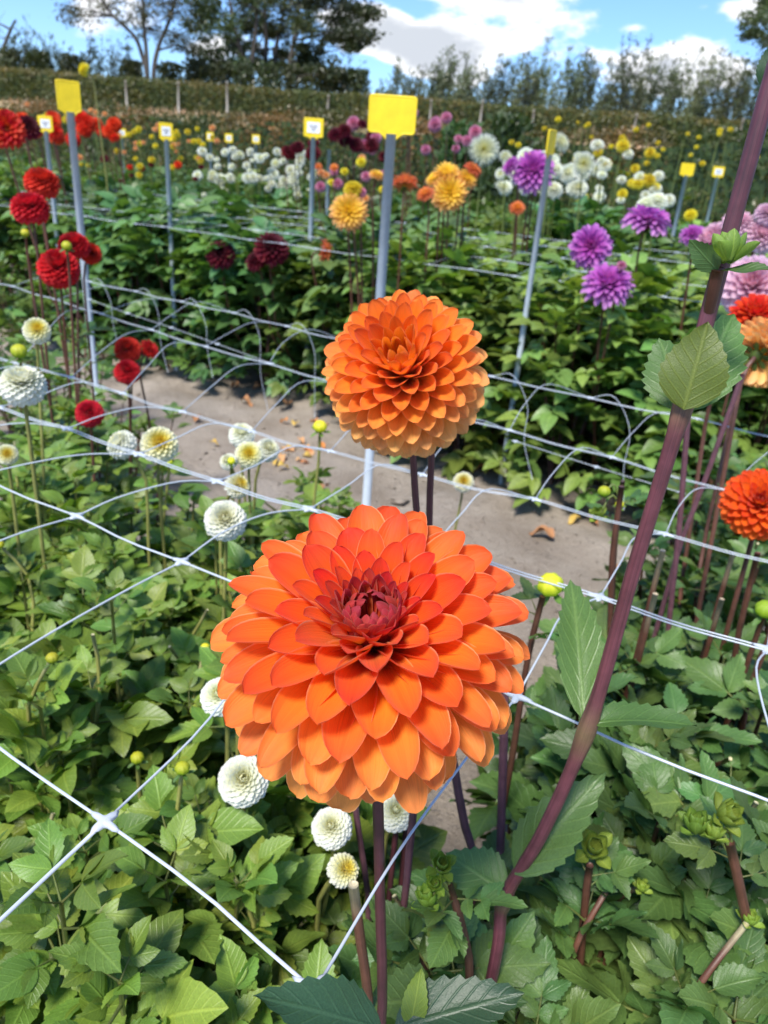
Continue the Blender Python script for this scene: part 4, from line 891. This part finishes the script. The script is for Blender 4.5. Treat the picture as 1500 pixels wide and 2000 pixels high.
# bud clusters on dark stalks
def bud_plant(label, foot, items, seed, C=C_BROWN, r=.0042):
    rs = np.random.default_rng(seed); t = thing('dahlia_plant', (*foot, 0), label, 'dahlia'); f = np.array(t.location)
    for pth, bl in items:
        pts = upright(pth, f); so, p = stem(t, pts, r * 1.2, r * .85, C * rs.uniform(.8, 1.2), 20, 9, nodes=(.7,))
        for kn, px, py, sz, dp in bl:
            q = P(px, py, dp) - f; a = nrm(np.array([rs.normal(0, .3), rs.normal(0, .3), 1]) + TOCAM(P(px, py, dp)) * .3); R = sz * dp / FPX / 2
            if np.linalg.norm(q - p[-1]) > R * 1.2: stem(t, [p[-2], lerp(p[-1], q, .5) + np.array([0, 0, .004]), q - a * R * .6], .0016, .0013, C_GRN, 6, 6)
            obj('bud', {'y': BUD_Y, 'g': BUD_G, 'o': BUD_OPEN}[kn], t, mat4(frame(np.cross([.3, 1, .2], a), a), q, R))
        for i in range(4):
            az = rs.uniform(0, 6.28); d = np.array([math.cos(az), math.sin(az), .5]); place_leaf(so, LEAF_R[rs.integers(12)], p[-2 - i % 2], d, np.array([-d[0] * .4, -d[1] * .4, 1]), .06)
    return t
bud_plant('cluster of green buds on a dark stalk beside the orange bloom stem', foot_of(915, 1990, .68), [([(918, 1905, .66), (900, 1800, .63), (876, 1725, .61)], [('o', 862, 1690, 50, .60), ('o', 835, 1755, 52, .60), ('o', 850, 1725, 40, .60)])], 61)
bud_plant('round yellow green bud on a brown stalk over the sand beside the big bloom', foot_of(1000, 1600, .85), [([(1000, 1480, .84), (1030, 1290, .84), (1060, 1165, .84)], [('y', 1075, 1142, 52, .84)])], 62)
bud_plant('opening green bud cluster on a reddish stalk among the dark leaves', foot_of(1480, 1990, .68), [([(1478, 1920, .66), (1450, 1760, .64), (1425, 1645, .63)], [('o', 1420, 1590, 62, .62), ('o', 1360, 1610, 60, .63), ('o', 1395, 1625, 44, .62)])], 63, C_BROWN * 1.2, .005)
bud_plant('leafy shoot with curled young green bud between the dark leaves', foot_of(1130, 1980, .75), [([(1130, 1900, .72), (1145, 1740, .70), (1152, 1690, .69)], [('o', 1160, 1655, 64, .69)])], 64)
bud_plant('yellow tinged bud cluster on a short stalk before the sandy path', foot_of(1195, 1280, 1.1), [([(1192, 1250, 1.08), (1200, 1080, 1.08), (1216, 940, 1.08)], [('y', 1180, 960, 26, 1.08), ('o', 1168, 1005, 32, 1.08), ('y', 1210, 985, 18, 1.08)])], 65, C_BROWN)
# right hand orange dahlias
RO = dict(seed=70)
t4 = dahlia('orange dahlia with reddish heart beside the netting on tall brown stalks', None, foot_of(1420, 1500, 1.05), [('orange', 1484, 986, 150, 1.10, (.75, .6, -.1), 'petals')], C_BROWN, .0038, 71, LEAF_R, [('bud_g', 1495, 1190, 40, 1.0, (.3, .8, 0), '')], 1, .12)
t5 = dahlia('orange dahlia turned away showing its green back beneath a red one', None, foot_of(1430, 1300, 1.25), [('second', 1484, 690, 140, 1.28, (-.55, .25, .25), 'petals'), ('scarlet', 1474, 622, 105, 1.45, (.4, .8, 0), 'petals')], C_BROWN, .0040, 72, LEAF_R, [('bud_y', 1297 + 100, 752, 24, 1.4, (.3, .8, 0), '')], 1, .12)
for tt, pths in ((t5, [[(1300, 1270, 1.10), (1325, 1050, 1.10), (1345, 800, 1.10), (1352, 760, 1.1)], [(1330, 1060, 1.1), (1380, 930, 1.12), (1440, 760, 1.16), (1450, 730, 1.2)]]), (t4, [[(1405, 1560, .92), (1440, 1250, .96), (1480, 1080, 1.02)], [(1420, 1560, .9), (1470, 1330, .92), (1530, 1180, .95)], [(1190, 1260, 1.0), (1195, 1100, 1.0), (1214, 950, 1.0)]])):
    f = np.array(tt.location)
    for pth in pths:
        pts = upright(pth, f); stem(tt, pts, .0052, .0042, C_MAUVE if tt is t5 else C_BROWN, 20, 9)
    for px, py, dp in (((1295, 1075, 1.0), (1280, 1160, .98)) if tt is t4 else ((1432, 1080, 1.15), (1410, 1170, 1.1))):
        q = P(px, py, dp) - f; stem(tt, [np.array([q[0] - .01, q[1], 0]), q * np.array([1, 1, .6]), q], .0042, .0040, C_BROWN, 10, 8, (.5, .4, .25))
for k, (px, py, z, n, h, r) in enumerate([(880, 1960, .45, 5, .52, .10), (1030, 1900, .45, 7, .54, .13), (1200, 1880, .45, 8, .56, .15), (1370, 1930, .45, 8, .56, .15), (1480, 1800, .48, 7, .58, .15), (1280, 1700, .48, 8, .58, .15), (1120, 1690, .45, 5, .52, .10), (1440, 1600, .5, 8, .60, .16), (1300, 1500, .5, 8, .58, .15), (1190, 1480, .42, 4, .48, .1), (1490, 1400, .5, 8, .60, .16), (1340, 1330, .45, 6, .52, .14), (1470, 1250, .45, 7, .55, .16), (1520, 1100, .5, 7, .6, .18), (1220, 1290, .34, 4, .40, .09), (1060, 1480, .3, 3, .4, .07), (1440, 1130, .42, 5, .5, .14), (1290, 1190, .34, 4, .42, .10), (1400, 1030, .42, 5, .52, .13), (1440, 960, .45, 5, .55, .15)]):
    p = PZ(px, py, z); t = thing('dahlia_plant', (p[0], p[1], 0), LOL[k], 'dahlia', 'dark leaved dahlias under the net'); foliage(t, np.random.default_rng(1200 + k), h * 1.04, r, n + 2, LEAF_R, C_BROWN * 1.1, (.115, .19), .25, .08, rad=.0042)

# --- beds across the path: leafy plants share a few foliage meshes
def bush(seed, base, h, r, n, size, tmpl=LOW):
    rs = np.random.default_rng(seed); Ms = [[] for _ in tmpl]; Cs = [[] for _ in tmpl]; mb = MB()
    for _ in range(n):
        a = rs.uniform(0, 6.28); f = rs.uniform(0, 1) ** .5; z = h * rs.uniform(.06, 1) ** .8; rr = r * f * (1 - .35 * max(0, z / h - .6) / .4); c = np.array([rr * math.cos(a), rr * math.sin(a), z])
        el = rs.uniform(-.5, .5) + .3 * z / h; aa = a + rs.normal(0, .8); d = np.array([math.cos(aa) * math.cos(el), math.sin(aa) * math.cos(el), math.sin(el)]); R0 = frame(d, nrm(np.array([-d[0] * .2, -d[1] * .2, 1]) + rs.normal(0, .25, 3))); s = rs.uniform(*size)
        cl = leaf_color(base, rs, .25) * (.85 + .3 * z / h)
        for x, an, sc in ((.4, 0, .6), (.38, 1.0, .45), (.38, -1.0, .45), (.18, 1.1, .36), (.18, -1.1, .36))[:rs.integers(2, 3) * 2 - 1 if rs.uniform() < .4 else 5]:
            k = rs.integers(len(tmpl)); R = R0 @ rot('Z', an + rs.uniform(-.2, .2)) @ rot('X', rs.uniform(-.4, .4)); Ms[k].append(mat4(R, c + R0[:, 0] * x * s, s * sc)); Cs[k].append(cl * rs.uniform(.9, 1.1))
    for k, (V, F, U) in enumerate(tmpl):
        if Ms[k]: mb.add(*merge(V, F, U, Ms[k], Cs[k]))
    me = mb.mesh('foliage', M_LEAF); sb = MB()
    for _ in range(8):
        a = rs.uniform(0, 6.28); q = r * rs.uniform(.1, .7); sb.add(*tube([(.1 * q * math.cos(a), .1 * q * math.sin(a), -.02), (.6 * q * math.cos(a), .6 * q * math.sin(a), h * .5), (q * math.cos(a), q * math.sin(a), h * .92)], [.006, .005, .003], 5, C_BROWN * .8))
    return me, sb.mesh('stems', M_STEM)
B_MID = [bush(1 + s, G_MID, .86, .34, 250, (.13, .21)) for s in range(5)]; B_YEL = [bush(20 + s, (.095, .16, .025), .80, .33, 200, (.13, .20)) for s in range(2)]; B_DK = [bush(30 + s, (.062, .132, .034), .86, .34, 210, (.14, .22)) for s in range(3)]
def bush_plant(x, y, variants, rs, label, group, sc=1.0):
    t = thing('dahlia_plant', (x, y, float(ground_z(x, y))), label, 'dahlia', group); f, s = variants[rs.integers(len(variants))]; M = mat4(rot('Z', rs.uniform(0, 6.28)), (0, 0, 0), np.array([1, 1, rs.uniform(.88, 1.08)]) * sc)
    obj('foliage', f, t, M, kind='stuff'); obj('stem', s, t, M); return t
rs = np.random.default_rng(77)
L2, G2 = 'bushy green dahlia plant without open flowers in the bed across the path', 'bushy plants across the path'; L3, G3 = 'distant leafy dahlia plant in the beds before the lower hedge', 'distant leafy plants'
def in_view(x, y, m=.35):
    q = np.array([x, y, .5]) - CAM; d = q @ FW; return d > .2 and abs(q @ IR) / d < .52 + m / d
for v in (3.08, 3.38, 3.74, 4.12, 4.5, 4.9):
    u = -5.2
    while u < 3.4:
        p = UV2(u + rs.uniform(-.08, .08), v + rs.uniform(-.06, .06) + (.14 if abs(u + 1.6) < .3 else 0)); u += .36
        if in_view(*p[:2]) and (v > 3.2 or p[0] > .1):
            br = raw(0, 0); lx = (p[0] / p[1])
            bush_plant(p[0], p[1], B_DK if lx < .02 and rs.uniform() < .55 else (B_YEL if lx > .1 and rs.uniform() < .5 else B_MID), rs, L2, G2, rs.uniform(.94, 1.06))
for v, du in ((5.7, .42), (6.2, .45), (6.8, .45), ):
    u = -13
    while u < 6:
        p = UV2(u + rs.uniform(-.1, .1), v + rs.uniform(-.12, .12)); u += du
        if in_view(*p[:2], .6): bush_plant(p[0], p[1], B_MID if rs.uniform() < .7 else B_DK, rs, L3, G3, rs.uniform(.98, 1.15))

mb = MB()
for v in (7.5, 8.2, 8.9, 9.6, 10.4):
    n = 9000; u_ = rs.uniform(-13, 6, n); q = DU[:2] * u_[:, None] + DV[:2] * (v + rs.normal(0, .16, n))[:, None]; zt = .92 + .1 * vnoise(u_, u_ * 0, 5, int(v * 10))
    z = zt * rs.uniform(.05, 1, n) ** .6; mb.add(*cards(n, np.c_[q, z], .11, rs, np.array(G_MID) * .95, .3))
obj('far_dahlia_rows', mb.mesh('far_dahlia_rows', M_FAR, False), kind='stuff', label='dense green dahlia foliage in the farthest rows before the hedge', category='foliage')

# --- flowers of the beds across the path
def far(label, group, fl, depth=None, v=None, C=C_GRN, r=.004, seed=0, det='merged', ax=(.6, .7, 0)):
    out = []
    for f in fl:
        kn, px, py, sz = f[:4]; dp = depth_of(PV(px, py, v)) if v else depth; out.append((kn, px, py, sz, dp, f[4] if len(f) > 4 else ax, f[5] if len(f) > 5 else det))
    q = [P(o_[1], o_[2], o_[4]) for o_ in out]; c = np.mean(q, 0); foot = c[:2] + DV[:2] * .40
    return dahlia(label, group, foot, out, C, r, seed, LEAF_M, (), 1, .13)
far('deep crimson dahlia alone against the dark leaves across the path', None, [('dark', 431, 499, 60, (.6, .6, -.1), 'petals')], v=3.05, C=C_BROWN, seed=80)
far('pair of near black crimson dahlias beside the small yellow sign post', None, [('dark', 530, 488, 72, (.5, .6, .1), 'petals'), ('dark', 500, 512, 44, (.4, .5, -.4))], v=3.05, C=C_BROWN, seed=81)
far('faded salmon dahlia drooping beside the dark crimson pair', None, [('salmon', 630, 492, 54, (.1, -.1, .9))], v=3.1, C=C_BROWN, seed=82)
far('bright yellow dahlia with orange tips beside the big plain sign', None, [('yellow_orange', 681, 416, 80, (.85, .35, 0), 'petals'), ('yellow', 690, 372, 40, (.2, .9, 0)), ('yellow_orange', 735, 345, 34, (.2, .9, .2)), ('rose', 706, 376, 20, (.5, .6, 0))], depth=3.0, C=C_BROWN, seed=83)
far('salmon dahlia with yellow back facing the sky beside the big sign post', None, [('salmon', 790, 362, 56, (-.35, .9, 0), 'petals'), ('salmon', 832, 382, 40, (.3, .6, -.3))], depth=3.1, C=C_BROWN, seed=84)
far('cluster of orange and yellow dahlias next to the white spiky one', None, [('yellow_orange', 878, 378, 78, (.85, .3, 0), 'petals'), ('yellow_orange', 872, 344, 60, (.5, .8, 0), 'petals'), ('yellow_orange', 910, 352, 48, (.5, .6, .3)), ('salmon', 922, 334, 40, (.2, .7, .4)), ('yellow_orange', 850, 352, 40, (.3, .6, -.4))], depth=3.2, C=C_BROWN, seed=85)
far('large purple dahlia next to the edge on yellow sign', None, [('purple', 1042, 338, 88, (.6, .5, -.1), 'petals'), ('purple', 1000, 326, 40, (.2, .5, -.6)), ('salmon', 1043, 312, 38, (.3, .9, 0)), ('salmon', 1010, 408, 34, (.3, .3, 0))], depth=3.4, C=C_BROWN, seed=86)
far('purple dahlia lowest of its kind with a pink bud beside it', None, [('purple', 1186, 561, 104, (.45, .75, 0), 'petals'), ('rose', 1214, 519, 20, (.3, .9, 0))], v=2.75, C=C_BROWN, seed=87)
far('ragged open purple dahlia above the lowest purple one', None, [('purple', 1154, 483, 88, (.7, .2, -.1), 'petals')], v=2.9, C=C_BROWN, seed=88)
far('lilac dahlia with drooping back petals before cream white blooms', None, [('purple', 1262, 438, 96, (.1, .75, .1), 'petals')], v=3.1, C=C_BROWN, seed=89)
far('pale pink dahlia with layered petals behind the thick purple stem', None, [('pink', 1470, 562, 124, (.75, .5, -.1), 'petals')], v=2.55, C=C_BROWN, seed=90)
far('blush pink and lilac dahlias around the top of the thick purple stem', None, [('pink', 1396, 478, 90, (.2, .6, -.4), 'petals'), ('pink', 1440, 440, 64, (.2, .6, 0)), ('pink', 1486, 462, 70, (.5, .6, .2)), ('purple', 1352, 462, 50, (.3, .6, -.2)), ('pink', 1498, 420, 50, (.3, .6, .2))], v=2.9, C=C_BROWN, seed=91)
far('large white spiky dahlia with yellow eye among pink balls', None, [('cactus_white', 945, 293, 64, (.95, .25, 0), 'petals')], depth=3.9, seed=92)
far('white spiky dahlia with yellow eye beside cream white blooms', None, [('cactus_white', 1140, 320, 48, (.95, .2, 0), 'petals')], depth=4.1, seed=93)
far('white spiky dahlia hidden behind the edge on yellow sign', None, [('cactus_white', 1092, 280, 44, (.5, .5, .5), 'petals')], depth=3.8, seed=94)
far('red and yellow centred dahlia by the first scarlet ones', None, [('red', 12, 254, 76, (.8, .3, .2), 'petals')], depth=2.8, C=C_BROWN, seed=95)
far('dark burgundy dahlia squeezed between red blooms', None, [('dark', 55, 250, 48, (.5, .4, .2), 'petals')], depth=3.4, C=C_BROWN, seed=96)
far('yellow dahlia bent on a tall stalk reaching above the bank', None, [('yellow', 165, 136, 26, (.2, .3, -.8))], depth=4.4, C=C_YG, seed=97)
far('round yellow dahlia bud and cream dahlias beside the lilac ones', None, [('yellow', 1349, 421, 26, (.2, .5, -.3)), ('white', 1283, 396, 44, (.3, .6, 0)), ('white', 1262, 402, 40, (.2, .7, -.3))], depth=3.7, seed=98)
def mass(label, group, kn, box, nplants, nper, sz, depth, seed, det='low', C=C_GRN):
    rs = np.random.default_rng(seed); x0, x1, y0, y1 = box; w_ = (x1 - x0) / nplants
    for k in range(nplants):
        dp = rs.uniform(*depth); fl = []
        for _ in range(nper):
            kk = kn if isinstance(kn, str) else kn[rs.integers(len(kn))]; px = x0 + w_ * (k + rs.uniform(-.15, 1.15)); f = (px - x0) / (x1 - x0); py = rs.uniform(y0, y1) + (px - x0) * .05
            fl.append((kk, px, py, rs.uniform(*sz), (rs.uniform(.3, .9), rs.uniform(.3, .9), rs.uniform(-.4, .4))))
        far(label, group, fl, depth=dp, seed=seed + k, det=det, C=C, r=.003)
mass('distant dahlia plant crowded with white flowers on one side of the dark red ones', 'distant white dahlias', ['white', 'white', 'cactus_white'], (390, 610, 288, 382), 7, 11, (9, 25), (5.4, 7.8), 400)
mass('dahlia plant with loose cream white flowers beside the purple ones', 'cream white dahlias', ['white', 'white', 'cactus_white'], (965, 1130, 300, 370), 5, 6, (22, 40), (4.4, 5.4), 420, 'merged')
mass('dahlia plant with scattered cream flowers close to the lower hedge', 'scattered cream dahlias', ['white', 'white', 'yellow'], (1130, 1310, 280, 390), 5, 6, (16, 30), (5.0, 6.5), 430)
mass('distant dahlia plant dotted with small yellow flowers', 'distant yellow dahlias', ['yellow', 'yellow', 'peach'], (230, 420, 240, 310), 5, 9, (8, 14), (7, 8.5), 440)
mass('distant dahlia plant with yellow buds before the hedge end', 'yellow budded dahlias', 'yellow', (1000, 1480, 225, 330), 7, 5, (7, 13), (6, 8), 450)
mass('scarlet dahlia plant beside the small papered sign', 'scarlet dahlias', 'scarlet', (40, 240, 225, 270), 6, 3, (22, 34), (4.6, 5.6), 460, 'low', C_BROWN)
mass('dahlia plant with peach and yellow flowers before the dry bank', 'peach dahlias before the bank', ['peach', 'yellow', 'peach'], (0, 220, 200, 260), 5, 5, (10, 18), (6, 7.5), 470)
mass('dahlia plant with pink ball flowers on tall stalks around the big sign', 'pink ball dahlias', 'rose', (660, 940, 205, 290), 6, 3, (16, 28), (4.4, 5.4), 480, 'low', C_BROWN)
mass('dark burgundy dahlia plant behind the bare grey post', 'burgundy dahlias', 'dark', (570, 770, 235, 300), 4, 4, (22, 36), (4.6, 5.4), 490, 'low', C_BROWN)
mass('dahlia plant with mixed pink and orange buds near the big sign', 'mixed budded dahlias', ['rose', 'peach', 'yellow', 'salmon'], (600, 760, 300, 400), 3, 5, (12, 22), (3.8, 4.6), 500, 'low', C_BROWN)
mass('dahlia plant with orange and yellow flowers behind the tall papered sign', 'orange and yellow far dahlias', ['peach', 'yellow', 'dark', 'scarlet'], (150, 400, 300, 350), 4, 4, (9, 18), (5.6, 6.8), 510)
# tall feathery green clump before the bank
def clump(px, py, depth, hpx, wpx, label, seed):
    base = (.055, .10, .03) if depth < 20 else (.05, .068, .024)
    rs = np.random.default_rng(seed); p = P(px, py, depth); g = float(ground_z(p[0], p[1])); o = np.array([p[0], p[1], g]); t = thing('shrub', o, label, 'shrub'); H = p[2] - g; Wd = wpx * depth / FPX / 2; n = 1400
    a = rs.uniform(0, 6.28, n); z = H * rs.uniform(.1, 1, n); rr = Wd * np.sqrt(rs.uniform(0, 1, n)) * (1 - .5 * z / H); mb = MB(); mb.add(*cards(n, np.c_[rr * np.cos(a), rr * np.sin(a), z], .12 if depth < 20 else .2, rs, base, .3, .6)); obj('foliage', mb.mesh('foliage', M_FAR, False), t, kind='stuff')
    mb = MB()
    for k in range(7): b = rs.uniform(0, 6.28); mb.add(*tube([(0, 0, -.05), (.4 * Wd * math.cos(b), .4 * Wd * math.sin(b), H * .5), (.6 * Wd * math.cos(b), .6 * Wd * math.sin(b), H * .9)], [.015, .012, .006], 5, C_GRN))
    obj('stem', mb.mesh('stem', M_STEM), t); return t
clump(1000, 232, 9.5, 60, 150, 'feathery bright green shrub before the dry bank', 1); clump(900, 250, 9.8, 40, 130, 'low feathery green shrub beside the pink ball dahlias', 2)
for j, (px, py) in enumerate([(330, 128), (385, 118), (430, 124), (475, 130), (525, 126), (570, 130), (615, 128), (655, 138), (700, 140), (255, 122), (140, 112), (75, 104), (20, 100)]):
    c_ = clump(px, py, 35.5, 60, 78, 'dark shrub growing between the trunks behind the upper hedge', 20 + j); c_['group'] = 'dark shrubs behind the upper hedge'

# --- clods of soil on the path
rs = np.random.default_rng(98); n = 5200
u_ = rs.uniform(-3.4, 2.2, n); v_ = rs.uniform(.2, 3.3, n); q = DU[:2] * u_[:, None] + DV[:2] * v_[:, None]; sz = .0035 * rs.lognormal(0, .6, n)
octa = np.array([[1, 0, 0], [0, 1, 0], [-1, 0, 0], [0, -1, 0], [0, 0, .7], [0, 0, -.7]]); of = np.array([[0, 1, 4], [1, 2, 4], [2, 3, 4], [3, 0, 4], [1, 0, 5], [2, 1, 5], [3, 2, 5], [0, 3, 5]])
Ms = np.zeros((n, 4, 4)); Ms[:, :3, :3] = np.eye(3) * sz[:, None, None] + rs.normal(0, .35, (n, 3, 3)) * sz[:, None, None]; Ms[:, :2, 3] = q
gi = np.clip(np.searchsorted(gx, q[:, 0]), 0, len(gx) - 1); gj = np.clip(np.searchsorted(gy, q[:, 1]), 0, len(gy) - 1); Ms[:, 2, 3] = Z[gj, gi] + .001
W_, F_, C_, U_ = merge(octa, of, np.zeros((6, 2)), Ms, np.zeros((n, 3)))
obj('soil_clods', make_mesh('soil_clods', W_, F_, M_GROUND, C_, None, True), kind='stuff', label='small crumbs and clods of grey sand on the path', category='soil')
# --- fallen leaves and petals on the sand
rs = np.random.default_rng(99)
def curl_mesh(seed, base, m_):
    V, F, U = leaflet(8, .1, .5, rs.uniform(-.6, .6), .12, .6, seed, 4); V[:, 2] += .15 * np.sin(V[:, 0] * 5) + .12; return make_mesh('fallen_leaf', V, F, m_, np.array(base), U)
DRY = [curl_mesh(s, (.4, .2, .08), M_DRY) for s in range(3)]; FP = [curl_mesh(10 + s, c, M_PETAL) for s, c in enumerate([(.8, .3, .08), (.8, .45, .2), (.75, .5, .12)])]
for px, py in [(960, 905), (950, 880), (985, 920), (925, 930), (1010, 960), (925, 870), (350, 700), (375, 715), (330, 725), (1345, 1085), (640, 960), (380, 830), (560, 800), (1080, 1060), (1210, 1120)] + [(rs.uniform(930, 1010), rs.uniform(860, 960)) for _ in range(8)] + [(rs.uniform(330, 640), rs.uniform(700, 800)) for _ in range(8)]:
    p = PZ(px, py, 0); o = obj('fallen_leaf', DRY[rs.integers(3)], None, mat4(rot('Z', rs.uniform(0, 6.28)), (p[0], p[1], p[2] + .012), rs.uniform(.06, .10)), label='curled dry brown leaf lying on the sandy path', category='leaf', group='dry leaves on the sand')
for px, py in [(565, 885), (590, 880), (410, 870), (590, 900), (560, 830), (575, 838), (1130, 1020), (1145, 1018), (605, 890), (540, 905)] + [(rs.uniform(520, 640), rs.uniform(830, 930)) for _ in range(12)]:
    p = PZ(px, py, 0); o = obj('fallen_petal', FP[rs.integers(3)], None, mat4(rot('Z', rs.uniform(0, 6.28)), (p[0], p[1], p[2] + .012), rs.uniform(.04, .065)), label='orange dahlia petal fallen on the sandy path', category='petal', group='fallen petals on the sand')
